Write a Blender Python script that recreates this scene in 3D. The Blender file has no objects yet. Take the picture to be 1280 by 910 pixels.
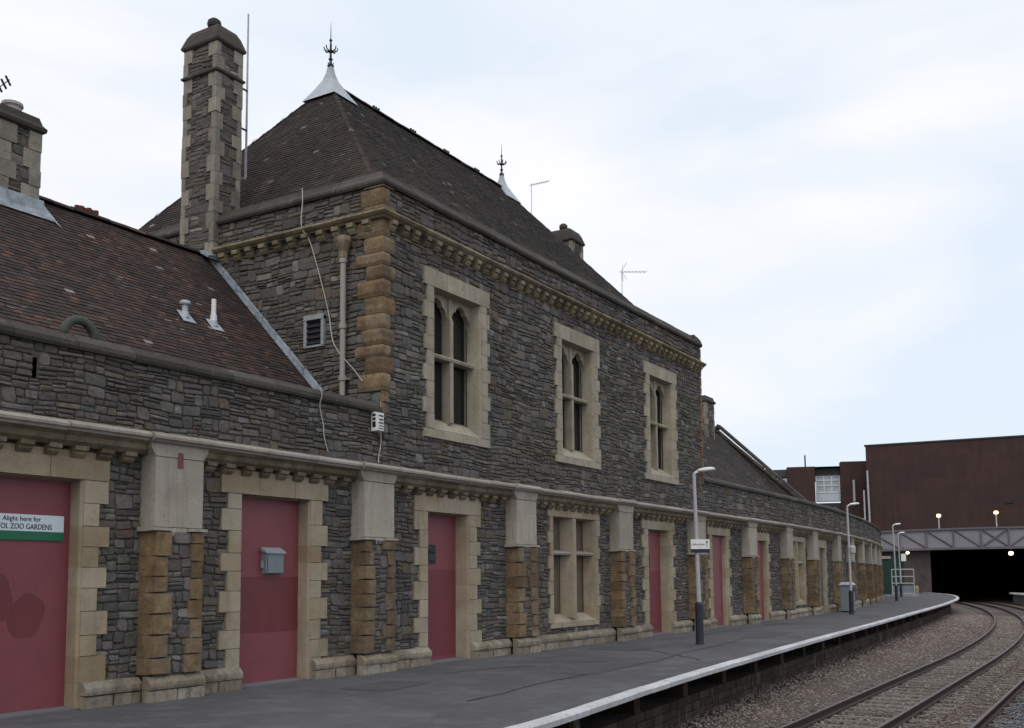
import bpy, bmesh, math, random
from mathutils import Vector, Matrix
rad = math.radians
S = bpy.context.scene
COL = S.collection
# ------------------------------------------------------------------ camera
CAMP = Vector((0, -11.823, 1.65))
yaw, pitch, roll = 0.539116, 0.0970757, -0.0082699
F = Vector((math.cos(yaw)*math.cos(pitch), math.sin(yaw)*math.cos(pitch), math.sin(pitch)))
R0 = Vector((math.sin(yaw), -math.cos(yaw), 0)); U0 = R0.cross(F)
RR = R0*math.cos(roll) + U0*math.sin(roll); UU = -R0*math.sin(roll) + U0*math.cos(roll)
cd = bpy.data.cameras.new('camera'); cam = bpy.data.objects.new('camera', cd); COL.objects.link(cam)
m = Matrix((RR, UU, -F)).transposed().to_4x4(); m.translation = CAMP; cam.matrix_world = m
cd.sensor_width = 36; cd.lens = 1299.04/1280*36; cd.shift_y = (597.23-455)/1280
cd.clip_start = 0.1; cd.clip_end = 3000
S.camera = cam
# ------------------------------------------------------------------ light
SUN_EL, SUN_AZ = rad(48), rad(200)     # azimuth measured from +X towards +Y: behind the camera, over its left shoulder
w = bpy.data.worlds.new('World'); S.world = w; w.use_nodes = True
nt = w.node_tree; nt.nodes.clear()
def N(t, typ, **k):
    n = t.nodes.new(typ)
    for a, b in k.items(): setattr(n, a, b)
    return n
out = N(nt, 'ShaderNodeOutputWorld'); bg = N(nt, 'ShaderNodeBackground'); bg.inputs[1].default_value = 0.10
sky = N(nt, 'ShaderNodeTexSky'); sky.sky_type = 'NISHITA'; sky.sun_disc = False
sky.sun_elevation = SUN_EL; sky.sun_rotation = rad(90) - SUN_AZ; sky.air_density = 1.0; sky.dust_density = 2.0
tc = N(nt, 'ShaderNodeTexCoord'); mp = N(nt, 'ShaderNodeMapping'); mp.inputs['Scale'].default_value = (1.3, 1.3, 4.2)
mp.inputs['Location'].default_value = (0.35, 0.1, 0.55)
n1 = N(nt, 'ShaderNodeTexNoise'); n1.inputs['Scale'].default_value = 1.7; n1.inputs['Detail'].default_value = 5; n1.inputs['Roughness'].default_value = .48; n1.inputs['Distortion'].default_value = .35
r1 = N(nt, 'ShaderNodeValToRGB'); r1.color_ramp.elements[0].position = .33; r1.color_ramp.elements[1].position = .55
r1.color_ramp.elements[0].color = (8.3, 9.2, 10.3, 1); r1.color_ramp.elements[1].color = (10.6, 10.55, 10.75, 1)
sep = N(nt, 'ShaderNodeSeparateXYZ')
# thinner, bluer cloud along the far end of the line (low, towards +X), thick white cloud overhead and to the left
gr = N(nt, 'ShaderNodeMapRange'); gr.inputs[1].default_value = -.35; gr.inputs[2].default_value = .75; gr.inputs[3].default_value = -.12; gr.inputs[4].default_value = .20
dot = N(nt, 'ShaderNodeVectorMath', operation='DOT_PRODUCT'); dot.inputs[1].default_value = (-.55, .60, .55)
add = N(nt, 'ShaderNodeMath', operation='ADD')
mx = N(nt, 'ShaderNodeMix', data_type='RGBA'); mx.inputs[0].default_value = .92
L = nt.links.new
L(tc.outputs['Generated'], mp.inputs[0]); L(mp.outputs[0], n1.inputs[0]); L(tc.outputs['Generated'], dot.inputs[0])
L(dot.outputs['Value'], gr.inputs[0]); L(gr.outputs[0], add.inputs[0]); L(n1.outputs[0], add.inputs[1]); L(add.outputs[0], r1.inputs[0])
L(sky.outputs[0], mx.inputs[6]); L(r1.outputs[0], mx.inputs[7]); L(mx.outputs[2], bg.inputs[0]); L(bg.outputs[0], out.inputs[0])
sd = bpy.data.lights.new('sun', 'SUN'); sd.energy = 0.8; sd.angle = rad(25); sd.color = (1, .96, .9)
so = bpy.data.objects.new('sun', sd); COL.objects.link(so)
sdir = Vector((math.cos(SUN_AZ)*math.cos(SUN_EL), math.sin(SUN_AZ)*math.cos(SUN_EL), math.sin(SUN_EL)))
so.rotation_euler = sdir.to_track_quat('Z', 'Y').to_euler(); so.location = (0, -30, 40)
S.view_settings.view_transform = 'Standard'; S.view_settings.look = 'None'; S.view_settings.gamma = 1
S.view_settings.use_curve_mapping = False; S.view_settings.exposure = 0.0
S.render.engine = 'CYCLES'; S.render.resolution_x = 1024; S.render.resolution_y = 728
rng = random.Random(7)
U = rng.uniform
# ------------------------------------------------------------------ helpers
class MB:
    def __init__(s): s.v = []; s.f = []; s.t = []; s.i = []
    def add(s, vs, fs, tone=None):
        b = len(s.v); s.i.append((b, b+len(vs), len(s.f), len(s.f)+len(fs))); t = tone or (rng.random(), rng.random(), rng.random())
        s.v += [tuple(x) for x in vs]; s.t += [t]*len(vs); s.f += [tuple(b+i for i in f) for f in fs]
    def quad(s, a, b, c, d, tone=None): s.add([a, b, c, d], [(0, 1, 2, 3)], tone)
    def hexa(s, p, tone=None):      # p: 4 back then 4 front corners
        s.add(p, [(0, 1, 2, 3), (7, 6, 5, 4), (0, 4, 5, 1), (1, 5, 6, 2), (2, 6, 7, 3), (3, 7, 4, 0)], tone)
    def box(s, x0, x1, y0, y1, z0, z1, tone=None, mp=None):
        p = [(x0, y0, z0), (x1, y0, z0), (x1, y0, z1), (x0, y0, z1), (x0, y1, z0), (x1, y1, z0), (x1, y1, z1), (x0, y1, z1)]
        if mp: p = [mp(*q) for q in p]
        s.hexa(p, tone)
    def block(s, mp, u0, u1, z0, z1, d0, d1, ins=.008, jit=0, tone=None):   # ashlar or rubble block standing proud, edges bevelled
        j = lambda: U(-jit, jit)
        bk = [(u0, z0), (u1, z0), (u1, z1), (u0, z1)]
        md = d0+(d1-d0)*.55
        ft = [(u0+ins, z0+ins), (u1-ins, z0+ins), (u1-ins, z1-ins), (u0+ins, z1-ins)]
        P = [mp(u, d0, z) for u, z in bk]+[mp(u, md, z) for u, z in bk]+[mp(u+j(), d1+U(-jit, jit)*.8, z+j()) for u, z in ft]
        s.add(P, [(0, 1, 5, 4), (1, 2, 6, 5), (2, 3, 7, 6), (3, 0, 4, 7), (4, 5, 9, 8), (5, 6, 10, 9), (6, 7, 11, 10), (7, 4, 8, 11), (8, 9, 10, 11)], tone)
    def stone(s, mp, u0, u1, z0, z1, d0, d1, tone=None):                    # one rough rubble stone: knocked off corners, tilted split face
        w_, h = u1-u0, z1-z0; m_ = min(w_, h); o = []
        for (cu, cz, su, sz) in ((u0, z0, 1, 1), (u1, z0, -1, 1), (u1, z1, -1, -1), (u0, z1, 1, -1)):
            a, b = m_*U(.06, .34), m_*U(.06, .30); p, q = (cu+su*a, cz), (cu, cz+sz*b)
            o += [q, p] if su*sz > 0 else [p, q]
        cu, cz = (u0+u1)/2, (z0+z1)/2; tu, tz = U(-.016, .016), U(-.016, .016); k = U(.006, .016)
        P = [mp(u, d0, z) for u, z in o]; rd = d0+(d1-d0)*.62
        P += [mp(u+U(-.003, .003), rd+(u-cu)/w_*tu+(z-cz)/h*tz, z+U(-.003, .003)) for u, z in o]
        P += [mp(cu+(u-cu)*(1-2*k/w_)*U(.93, 1), d1+(u-cu)/w_*tu+(z-cz)/h*tz+U(-.004, .004), cz+(z-cz)*(1-2*k/h)*U(.9, 1)) for u, z in o]
        fs = [(i+r_*8, (i+1) % 8+r_*8, (i+1) % 8+8+r_*8, i+8+r_*8) for r_ in (0, 1) for i in range(8)]
        P.append(mp(cu+w_*U(-.15, .15), d1+U(.0, .008), cz+h*U(-.15, .15)))
        s.add(P, fs+[(16+i, 16+(i+1) % 8, 24) for i in range(8)], tone)
    def prof(s, mp, u0, u1, pr, tone=None, ends=True, mit=0):                # closed profile [(d,z)] run from u0 to u1
        n = len(pr); P = [mp(u0-d*mit, d, z) for d, z in pr]+[mp(u1, d, z) for d, z in pr]
        fs = [(i, (i+1) % n, n+(i+1) % n, n+i) for i in range(n)]
        if ends: fs += [tuple(range(n)), tuple(range(2*n-1, n-1, -1))]
        s.add(P, fs, tone)
    def tube(s, pts, r, n=8, tone=None, r2=None):
        pts = [Vector(p) for p in pts]; rings = []
        for i, p in enumerate(pts):
            d = (pts[min(i+1, len(pts)-1)]-pts[max(i-1, 0)]).normalized()
            a = d.orthogonal().normalized() if i == 0 else (rings_a - d*rings_a.dot(d)).normalized()
            rings_a = a; b = d.cross(a); rr = r if r2 is None else r+(r2-r)*i/(len(pts)-1)
            if isinstance(r, (list, tuple)): rr = r[i]
            rings.append([p+a*rr*math.cos(2*math.pi*k/n)+b*rr*math.sin(2*math.pi*k/n) for k in range(n)])
        V = [q for rg in rings for q in rg]; fs = []
        for i in range(len(pts)-1):
            for k in range(n): fs.append((i*n+k, i*n+(k+1) % n, (i+1)*n+(k+1) % n, (i+1)*n+k))
        fs += [tuple(range(n)), tuple(range(len(V)-1, len(V)-n-1, -1))]
        s.add(V, fs, tone)
    def lathe(s, c, pr, n=14, tone=None, sq=None):                          # pr: [(r,z)] about a vertical axis through c
        s.tube([(c[0], c[1], c[2]+z+i*1e-5) for i, (r, z) in enumerate(pr)], [r for r, z in pr], n, tone)
    def split(s):       # pieces that stand apart from one another become builders of their own
        n = len(s.i); bx_ = []
        for (a, b, c, d) in s.i:
            q = s.v[a:b]; lo = [min(p[k] for p in q) for k in range(3)]; hi = [max(p[k] for p in q) for k in range(3)]; bx_.append((lo, hi, max(h-l for h, l in zip(hi, lo))))
        par = list(range(n))
        def fd(x):
            while par[x] != x: par[x] = par[par[x]]; x = par[x]
            return x
        for i in range(n):
            for j in range(i+1, n):
                if fd(i) == fd(j): continue
                A, B_ = bx_[i], bx_[j]
                g2 = sum(max(0, A[0][k]-B_[1][k], B_[0][k]-A[1][k])**2 for k in range(3))
                if g2 <= max(.02, .45*max(A[2], B_[2]))**2: par[fd(j)] = fd(i)
        out_ = {}
        for i, (a, b, c, d) in enumerate(s.i):
            m2 = out_.setdefault(fd(i), MB()); o = len(m2.v)-a
            m2.v += s.v[a:b]; m2.t += s.t[a:b]; m2.f += [tuple(x+o for x in f) for f in s.f[c:d]]; m2.i.append((0, 0, 0, 0))
        return list(out_.values())
    def build(s, name, mat, root=None, parent=None, smooth=False, recalc=True, label=None):
        if root and 1 < len(s.i) < 700:
            P = s.split()
            if 1 < len(P) <= 90: return [p._build(name, mat, root, parent, smooth, recalc) for p in P][0]
        return s._build(name, mat, root, parent, smooth, recalc)
    def _build(s, name, mat, root=None, parent=None, smooth=False, recalc=True):
        off = Vector(root.location) if root else Vector((0, 0, 0))
        me = bpy.data.meshes.new(name); me.from_pydata([tuple(Vector(v)-off) for v in s.v], [], s.f)
        at = me.attributes.new('tone', 'FLOAT_COLOR', 'POINT')
        at.data.foreach_set('color', [c for t in s.t for c in (t[0], t[1], t[2], 1)])
        if recalc:
            bm = bmesh.new(); bm.from_mesh(me); bmesh.ops.recalc_face_normals(bm, faces=bm.faces); bm.to_mesh(me); bm.free()
        if smooth: me.polygons.foreach_set('use_smooth', [True]*len(me.polygons))
        me.materials.append(mat); o = bpy.data.objects.new(name, me); COL.objects.link(o)
        if root: o.parent = parent or root
        return o
def tag(o, label, cat, group=None):
    o['label'] = label; o['category'] = cat
    if group: o['group'] = group
    return o
def thing(name, loc, label, cat, group=None):
    o = bpy.data.objects.new(name, None); o.empty_display_size = .3; o.location = loc; COL.objects.link(o)
    return tag(o, label, cat, group)
def struct(o): o['kind'] = 'structure'; return o
def kids(o): return [c for c in bpy.data.objects if c.parent == o]
def copy_tree(o, parent=None):
    c = o.copy(); COL.objects.link(c)
    if parent: c.parent = parent
    for ch in kids(o): copy_tree(ch, c)
    return c
# station line: straight to u=37, then bending away to the left (radius 215 m)
RC, UC = 215.0, 37.0
def W(u, y, z):
    if u <= UC: return (u, y, z)
    a = (u-UC)/RC; return (UC+(RC-y)*math.sin(a), RC-(RC-y)*math.cos(a), z)
def FW(off=0.0): return lambda u, d, z: W(u, off-d, z)      # front wall whose face is at y=off, d stands proud of it
XT, XE, WD = 15.1, 31.65, 9.0
def SW(u, d, z): return (XT-d, u, z)                           # left side wall of the tower, u runs back
def EW(u, d, z): return (XE+d, u, z)
# ------------------------------------------------------------------ materials
def mat(name, base, rough=.85, spec=.3, noise=None, tone=None, bump=0, bscale=30, metal=0, stain=None, emit=None, detail=6, tv=.12):
    """base colour; tone=[(pos,col)...] ramp by tone.r; noise=(scale, dark col, light col, fac)"""
    m_ = bpy.data.materials.new(name); m_.use_nodes = True; t = m_.node_tree; b = t.nodes['Principled BSDF']
    b.inputs['Roughness'].default_value = rough; b.inputs['Specular IOR Level'].default_value = spec; b.inputs['Metallic'].default_value = metal
    pos = N(t, 'ShaderNodeNewGeometry').outputs['Position']
    def rgb(c):
        n = N(t, 'ShaderNodeRGB'); n.outputs[0].default_value = (*c, 1); return n.outputs[0]
    def mix(a, c, f, mode='MIX'):
        n = N(t, 'ShaderNodeMix', data_type='RGBA', blend_type=mode); t.links.new(a, n.inputs[6]); t.links.new(c, n.inputs[7])
        if isinstance(f, float): n.inputs[0].default_value = f
        else: t.links.new(f, n.inputs[0])
        return n.outputs[2]
    def nz(sc, det=5, ro=.6, vec=None, dist=0):
        n = N(t, 'ShaderNodeTexNoise'); n.inputs['Scale'].default_value = sc; n.inputs['Detail'].default_value = det; n.inputs['Roughness'].default_value = ro; n.inputs['Distortion'].default_value = dist
        t.links.new(vec or pos, n.inputs[0]); return n.outputs[0]
    def rng_(x, a, c, lo=0., hi=1.):
        n = N(t, 'ShaderNodeMapRange'); n.inputs[1].default_value = a; n.inputs[2].default_value = c; n.inputs[3].default_value = lo; n.inputs[4].default_value = hi
        t.links.new(x, n.inputs[0]); return n.outputs[0]
    def gray(x):
        n = N(t, 'ShaderNodeCombineColor')
        for i in range(3): t.links.new(x, n.inputs[i])
        return n.outputs[0]
    col = rgb(base)
    at = N(t, 'ShaderNodeAttribute', attribute_name='tone'); sp = N(t, 'ShaderNodeSeparateColor'); t.links.new(at.outputs['Color'], sp.inputs[0])
    if tone:
        r = N(t, 'ShaderNodeValToRGB'); r.color_ramp.interpolation = 'CONSTANT' if len(tone) > 3 else 'LINEAR'
        while len(r.color_ramp.elements) < len(tone): r.color_ramp.elements.new(.5)
        for e, (p, c) in zip(r.color_ramp.elements, tone): e.position = p; e.color = (*c, 1)
        t.links.new(sp.outputs[0], r.inputs[0]); col = r.outputs[0]
        col = mix(col, gray(rng_(sp.outputs[1], 0, 1, 1-tv, 1+tv)), 1.0, 'MULTIPLY')
    if noise:
        for (sc, c, lo, hi, f) in noise: col = mix(col, rgb(c), rng_(nz(sc, 6, .65, dist=.3), lo, hi, 0, f))
    if stain:
        vec = N(t, 'ShaderNodeVectorMath', operation='MULTIPLY'); t.links.new(pos, vec.inputs[0]); vec.inputs[1].default_value = (5, 5, .5)
        sc, c, lo, hi, f = stain; col = mix(col, rgb(c), rng_(nz(sc, 4, .6, vec.outputs[0]), lo, hi, 0, f))
    col = mix(col, gray(rng_(nz(bscale*1.3, 5, .7), .25, .75, .78, 1.22)), 1.0, 'MULTIPLY') if bump else col
    t.links.new(col, b.inputs['Base Color'])
    if bump:
        bn = N(t, 'ShaderNodeBump'); bn.inputs['Strength'].default_value = min(1, bump*60); bn.inputs['Distance'].default_value = bump
        t.links.new(nz(bscale, detail, .65), bn.inputs['Height']); t.links.new(bn.outputs[0], b.inputs['Normal'])
    if emit:
        b.inputs['Emission Color'].default_value = (*emit[0], 1); b.inputs['Emission Strength'].default_value = emit[1]
    return m_
RUB = mat('rubble_stone', (.1, .1, .1), .93, .15, tv=.22, tone=[(0, (.107, .099, .094)), (.22, (.132, .123, .115)), (.42, (.118, .105, .100)), (.57, (.136, .117, .093)), (.70, (.109, .108, .096)), (.80, (.156, .150, .143)), (.91, (.200, .190, .172)), (.965, (.135, .102, .080)), (.985, (.115, .125, .135))],
    noise=[(.4, (.125, .094, .064), .48, .70, .5), (4.5, (.065, .062, .061), .46, .72, .5), (11, (.052, .050, .050), .50, .72, .55), (2.2, (.21, .20, .18), .58, .8, .35), (.7, (.070, .073, .062), .5, .72, .4)], bump=.02, bscale=14)
MORT = mat('mortar', (.098, .090, .083), .95, .1, noise=[(8, (.12, .11, .10), .45, .7, .6)], bump=.006, bscale=60)
TAN = mat('tan_ashlar', (.3, .24, .16), .85, .25, tone=[(0, (.295, .238, .158)), (.5, (.325, .268, .188)), (1, (.355, .305, .23))],
    tv=.07, noise=[(.9, (.22, .14, .07), .46, .68, .5), (.7, (.40, .365, .30), .48, .66, .65), (3.5, (.20, .165, .12), .52, .72, .5), (9, (.14, .115, .085), .58, .8, .45), (.8, (.17, .155, .13), .54, .78, .55), (38, (.05, .04, .03), .74, .77, .8)], stain=(1.2, (.13, .11, .08), .52, .8, .55), bump=.003, bscale=45)
BATH = mat('pale_window_stone', (.4, .35, .25), .85, .25, tone=[(0, (.315, .282, .212)), (.5, (.345, .310, .238)), (1, (.38, .346, .272))],
    tv=.07, noise=[(1.3, (.2, .16, .1), .48, .72, .5), (10, (.14, .12, .09), .54, .76, .6), (.8, (.25, .235, .20), .46, .70, .7), (3.5, (.17, .15, .12), .54, .72, .5)], stain=(1.2, (.13, .115, .09), .5, .8, .55), bump=.003, bscale=45)
PALE = mat('pale_string_stone', (.4, .37, .32), .85, .25, tone=[(0, (.30, .275, .235)), (.5, (.33, .305, .265)), (1, (.37, .345, .31))],
    noise=[(2.5, (.24, .195, .14), .48, .75, .55), (14, (.12, .10, .08), .58, .78, .7), (1, (.19, .175, .155), .5, .75, .5), (30, (.07, .06, .05), .7, .76, .6)], stain=(1.5, (.13, .115, .095), .52, .82, .55), bump=.004, bscale=40)
PLN = mat('plinth_stone', (.3, .26, .2), .9, .2, tv=.2, tone=[(0, (.24, .205, .155)), (.5, (.29, .258, .205)), (1, (.34, .315, .265))], noise=[(1.2, (.17, .13, .085), .42, .66, .65), (5, (.10, .09, .075), .48, .7, .7), (16, (.07, .06, .05), .56, .74, .7)], stain=(2, (.10, .09, .07), .48, .74, .6), bump=.010, bscale=18)
PAINT = mat('painted_pilaster_stone', (.4, .37, .32), .8, .25, tone=[(0, (.32, .29, .24)), (1, (.36, .33, .28))], noise=[(1.3, (.27, .235, .19), .44, .68, .7), (3, (.42, .40, .37), .52, .7, .5), (10, (.20, .14, .10), .62, .68, .75), (22, (.08, .06, .05), .68, .73, .8)], stain=(1.6, (.16, .14, .115), .50, .78, .6), bump=.005, bscale=30)
OCH = mat('ochre_quoin', (.3, .18, .08), .92, .15, tv=.2, tone=[(0, (.150, .108, .066)), (.35, (.215, .148, .083)), (.7, (.25, .19, .12)), (1, (.29, .245, .18))],
    noise=[(2.3, (.10, .068, .042), .42, .66, .85), (.55, (.11, .085, .064), .42, .60, .75), (1.1, (.33, .275, .19), .52, .70, .6), (7, (.28, .17, .065), .52, .7, .6), (14, (.08, .055, .035), .52, .72, .7)], bump=.016, bscale=11)
COP = mat('coping_stone', (.12, .11, .1), .9, .2, tone=[(0, (.050, .045, .041)), (.6, (.062, .056, .051)), (1, (.080, .073, .066))],
    noise=[(3.2, (.19, .175, .15), .60, .72, .6), (7, (.035, .037, .03), .48, .7, .7), (1.2, (.065, .065, .042), .5, .75, .5)], bump=.010, bscale=22)
CORN = mat('cornice_stone', (.2, .15, .08), .9, .2, tone=[(0, (.17, .135, .085)), (1, (.27, .228, .155))],
    noise=[(3, (.06, .052, .038), .42, .68, .8), (1.5, (.36, .32, .25), .56, .75, .5), (12, (.05, .045, .03), .55, .75, .6)], bump=.006, bscale=30)
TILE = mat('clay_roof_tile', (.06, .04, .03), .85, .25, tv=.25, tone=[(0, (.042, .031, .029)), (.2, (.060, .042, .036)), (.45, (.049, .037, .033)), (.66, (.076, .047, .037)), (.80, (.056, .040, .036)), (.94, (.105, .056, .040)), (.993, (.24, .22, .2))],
    noise=[(.55, (.030, .026, .025), .46, .68, .75), (1.7, (.037, .043, .030), .55, .78, .5), (3.5, (.11, .055, .04), .62, .75, .5), (26, (.35, .33, .31), .725, .75, .7)], bump=.004, bscale=40)
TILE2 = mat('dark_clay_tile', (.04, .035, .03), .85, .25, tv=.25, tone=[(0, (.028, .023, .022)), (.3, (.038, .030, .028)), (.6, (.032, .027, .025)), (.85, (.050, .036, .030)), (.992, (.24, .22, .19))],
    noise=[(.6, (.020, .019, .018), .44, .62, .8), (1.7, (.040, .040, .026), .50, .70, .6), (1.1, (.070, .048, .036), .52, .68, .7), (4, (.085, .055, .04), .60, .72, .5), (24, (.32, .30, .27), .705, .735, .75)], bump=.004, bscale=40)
RED = mat('red_door_paint', (.205, .052, .062), .5, .4, noise=[(2.2, (.155, .042, .052), .4, .7, .5), (.9, (.21, .068, .08), .5, .75, .4), (5, (.17, .05, .05), .62, .8, .4)], stain=(1.5, (.15, .05, .055), .58, .8, .4), bump=.0012, bscale=50)
RED2 = mat('dark_red_repaint', (.135, .028, .032), .5, .4, noise=[(3, (.185, .036, .042), .45, .7, .5)], bump=.0012, bscale=50)
LEAD = mat('lead_sheet', (.3, .34, .38), .55, .4, noise=[(4, (.10, .12, .15), .42, .66, .8), (14, (.32, .35, .38), .6, .75, .5)], bump=.004, bscale=20)
LEADL = mat('pale_lead', (.40, .44, .48), .5, .4, noise=[(5, (.26, .30, .34), .45, .7, .7)], bump=.004, bscale=20)
IRON = mat('dark_iron', (.03, .032, .035), .6, .4, noise=[(20, (.06, .045, .035), .55, .75, .5)], bump=.001)
STEELG = mat('galvanised_steel', (.30, .32, .34), .5, .5, noise=[(6, (.2, .21, .22), .45, .7, .6)], bump=.001)
WHITE = mat('white_paint', (.72, .72, .72), .55, .4, noise=[(9, (.5, .5, .49), .52, .75, .6)], bump=.001)
NOSE = mat('white_edge_paint', (.70, .71, .72), .7, .3, tone=[(0, (.50, .51, .53)), (1, (.60, .61, .63))], noise=[(6, (.12, .12, .13), .60, .68, .8), (1.8, (.38, .38, .40), .48, .75, .6)], stain=(2.0, (.15, .15, .15), .58, .72, .6), bump=.003, bscale=30)
GLASS = mat('dark_window_glass', (.012, .013, .014), .08, .5)
FRAME = mat('window_frame_paint', (.20, .185, .16), .6, .4, noise=[(8, (.09, .08, .06), .5, .75, .5)])
BOARD = mat('brown_board', (.13, .10, .075), .7, .3, noise=[(3, (.07, .055, .04), .45, .7, .6)], bump=.002)
BLK = mat('black_metal', (.012, .012, .014), .5, .4)
NAVY = mat('navy_paint', (.018, .021, .036), .5, .4, noise=[(8, (.035, .035, .045), .5, .75, .5)])
POLE = mat('pole_paint', (.40, .41, .43), .5, .4, noise=[(7, (.2, .21, .22), .5, .75, .5)])
MBOX = mat('blue_grey_metal', (.17, .20, .23), .5, .4, noise=[(9, (.12, .14, .16), .5, .75, .5)])
ASPH = mat('asphalt', (.097, .096, .106), .88, .3, noise=[(.35, (.070, .070, .078), .42, .58, .85), (1.1, (.14, .138, .148), .50, .66, .6), (2.6, (.125, .12, .125), .55, .62, .4), (4, (.078, .077, .083), .5, .7, .55), (.9, (.055, .055, .06), .64, .72, .5), (70, (.17, .17, .17), .58, .7, .45)], bump=.006, bscale=90)
CONC = mat('pale_concrete', (.17, .17, .18), .85, .3, noise=[(1, (.12, .12, .13), .45, .7, .6)], bump=.003, bscale=60)
BAL = mat('ballast_bed', (.15, .135, .125), .95, .2, noise=[(.5, (.17, .125, .105), .45, .65, .7), (30, (.06, .055, .052), .45, .6, .7), (45, (.20, .19, .18), .6, .7, .6), (.8, (.07, .075, .045), .58, .75, .5)], bump=.03, bscale=28)
STN = mat('ballast_stone', (.1, .1, .1), .9, .25, tone=[(0, (.15, .125, .11)), (.2, (.215, .175, .155)), (.42, (.24, .215, .195)), (.6, (.195, .14, .12)), (.78, (.265, .245, .23)), (.93, (.34, .33, .32))], noise=[(.5, (.16, .12, .10), .42, .66, .5)], bump=.004, bscale=40)
STNB = mat('blue_grey_ballast_stone', (.15, .17, .2), .9, .25, tone=[(0, (.10, .115, .14)), (.5, (.15, .17, .20)), (1, (.24, .26, .29))], bump=.004, bscale=40)
RAIL = mat('rusty_rail', (.045, .025, .021), .75, .4, noise=[(9, (.03, .018, .015), .45, .7, .6)], bump=.001)
RTOP = mat('rail_head_steel', (.075, .06, .056), .5, .5, metal=.2, noise=[(6, (.10, .07, .05), .5, .7, .6)])
SLP = mat('sleeper', (.12, .105, .09), .9, .2, tone=[(0, (.11, .095, .085)), (1, (.18, .165, .15))], noise=[(6, (.05, .045, .04), .5, .75, .6)], bump=.004, bscale=30)
FASC = mat('platform_brick', (.07, .055, .045), .95, .15, tone=[(0, (.045, .034, .030)), (.5, (.065, .045, .036)), (1, (.085, .068, .055))], noise=[(1.1, (.03, .032, .022), .45, .65, .7), (3, (.16, .15, .13), .60, .74, .6)], stain=(1.6, (.26, .25, .23), .60, .70, .6), bump=.006, bscale=30)
BRICK = mat('brown_brick', (.085, .042, .036), .9, .2, tv=.03, tone=[(0, (.054, .033, .032)), (1, (.063, .037, .034))], noise=[(.25, (.042, .030, .031), .45, .7, .5), (1.5, (.075, .045, .04), .5, .75, .4)], stain=(.35, (.032, .022, .022), .5, .75, .6), bump=.004, bscale=20)
GIRD = mat('bridge_panel_paint', (.22, .215, .24), .7, .3, noise=[(.8, (.17, .16, .18), .45, .7, .6), (3, (.14, .10, .09), .6, .75, .4)])
GIRD2 = mat('bridge_truss_paint', (.12, .115, .13), .7, .3, noise=[(1.2, (.07, .06, .06), .5, .7, .6)])
SOOT = mat('sooty_wall', (.03, .027, .026), .95, .1, noise=[(.8, (.035, .028, .026), .5, .7, .6)])
GREEN = mat('dark_green_paint', (.008, .035, .026), .6, .4)
GRN = mat('sign_green', (.008, .125, .055), .5, .4)
SIGNW = mat('sign_white', (.60, .68, .72), .5, .4, noise=[(3, (.52, .60, .62), .5, .7, .5)])
NAV2 = mat('sign_navy', (.012, .016, .06), .5, .4)
MOSS = mat('mossy_stone', (.075, .085, .070), .95, .1, noise=[(9, (.10, .11, .085), .5, .7, .6)], bump=.01, bscale=20)
SLATE = mat('grey_slate', (.13, .15, .18), .7, .3, noise=[(1.5, (.09, .10, .12), .45, .7, .5)], bump=.003)
BULB = mat('lit_sodium_lamp', (1, .8, .5), .5, emit=((1, .6, .3), 5))
BULB2 = mat('lit_pale_lamp', (1, .9, .8), .5, emit=((1, .72, .5), 4))
WINB = mat('office_glass', (.28, .34, .40), .15, .6, noise=[(.9, (.45, .5, .55), .5, .62, .7)])
CABLE = mat('pale_cable', (.42, .40, .36), .7)
TERR = mat('terracotta_crest', (.13, .045, .035), .9, .2, bump=.004)
POTM = mat('chimney_pot_clay', (.34, .33, .31), .9, .2, noise=[(5, (.2, .19, .18), .5, .7, .5)], bump=.003)
# ------------------------------------------------------------------ ground, platforms
def interp(pts, x):
    if x <= pts[0][0]: i = 0
    elif x >= pts[-1][0]: i = len(pts)-2
    else: i = max(k for k in range(len(pts)-1) if pts[k][0] <= x)
    (x1, y1), (x2, y2) = pts[i], pts[i+1]
    s0 = (pts[i+1][1]-pts[i-1][1])/(pts[i+1][0]-pts[i-1][0]) if i > 0 else (y2-y1)/(x2-x1)
    s1 = (pts[i+2][1]-pts[i][1])/(pts[i+2][0]-pts[i][0]) if i < len(pts)-2 else (y2-y1)/(x2-x1)
    h = x2-x1; t = (x-x1)/h
    if t < 0: return y1+s0*(x-x1)
    if t > 1: return y2+s1*(x-x2)
    return (2*t**3-3*t*t+1)*y1+(t**3-2*t*t+t)*h*s0+(-2*t**3+3*t*t)*y2+(t**3-t*t)*h*s1
EDGE = [(-30, -6.6), (0, -6.15), (10.2, -5.88), (15.3, -5.38), (20, -5.0), (28.7, -4.42), (38.8, -3.82), (50.5, -3.1), (60, -2.5), (68.9, -1.85), (83.8, -.35), (97, 2.1), (106, 5.0), (118, 10), (150, 26)]
def edge(x): return interp(EDGE, x)
def railY(x, off):                      # off: distance of the rail from the straight line y = -6.47, towards the camera
    R_, X_ = 300.0, 33.0
    y = -6.47-off
    if x > X_: y += (R_+off) - math.sqrt(max(1, (R_+off)**2-(x-X_)**2))
    return y
g = MB(); g.quad((-400, -400, -1.15), (1200, -400, -1.15), (1200, 1000, -1.15), (-400, 1000, -1.15)); struct(g.build('ground', BAL))
def frange(a, b, st):
    n = max(1, int(round((b-a)/st))); return [a+(b-a)*i/n for i in range(n+1)]
xs = frange(-30, 150, 1.0)
g = MB()
for a, b in zip(xs, xs[1:]): g.quad((a, edge(a)+.10, -.004), (b, edge(b)+.10, -.004), (b, 45, -.004), (a, 45, -.004), (0, 0, 0))
struct(g.build('platform', ASPH))
g = MB()
def ctr(x): return x
xs2 = frange(4, 112, .9)
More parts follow.
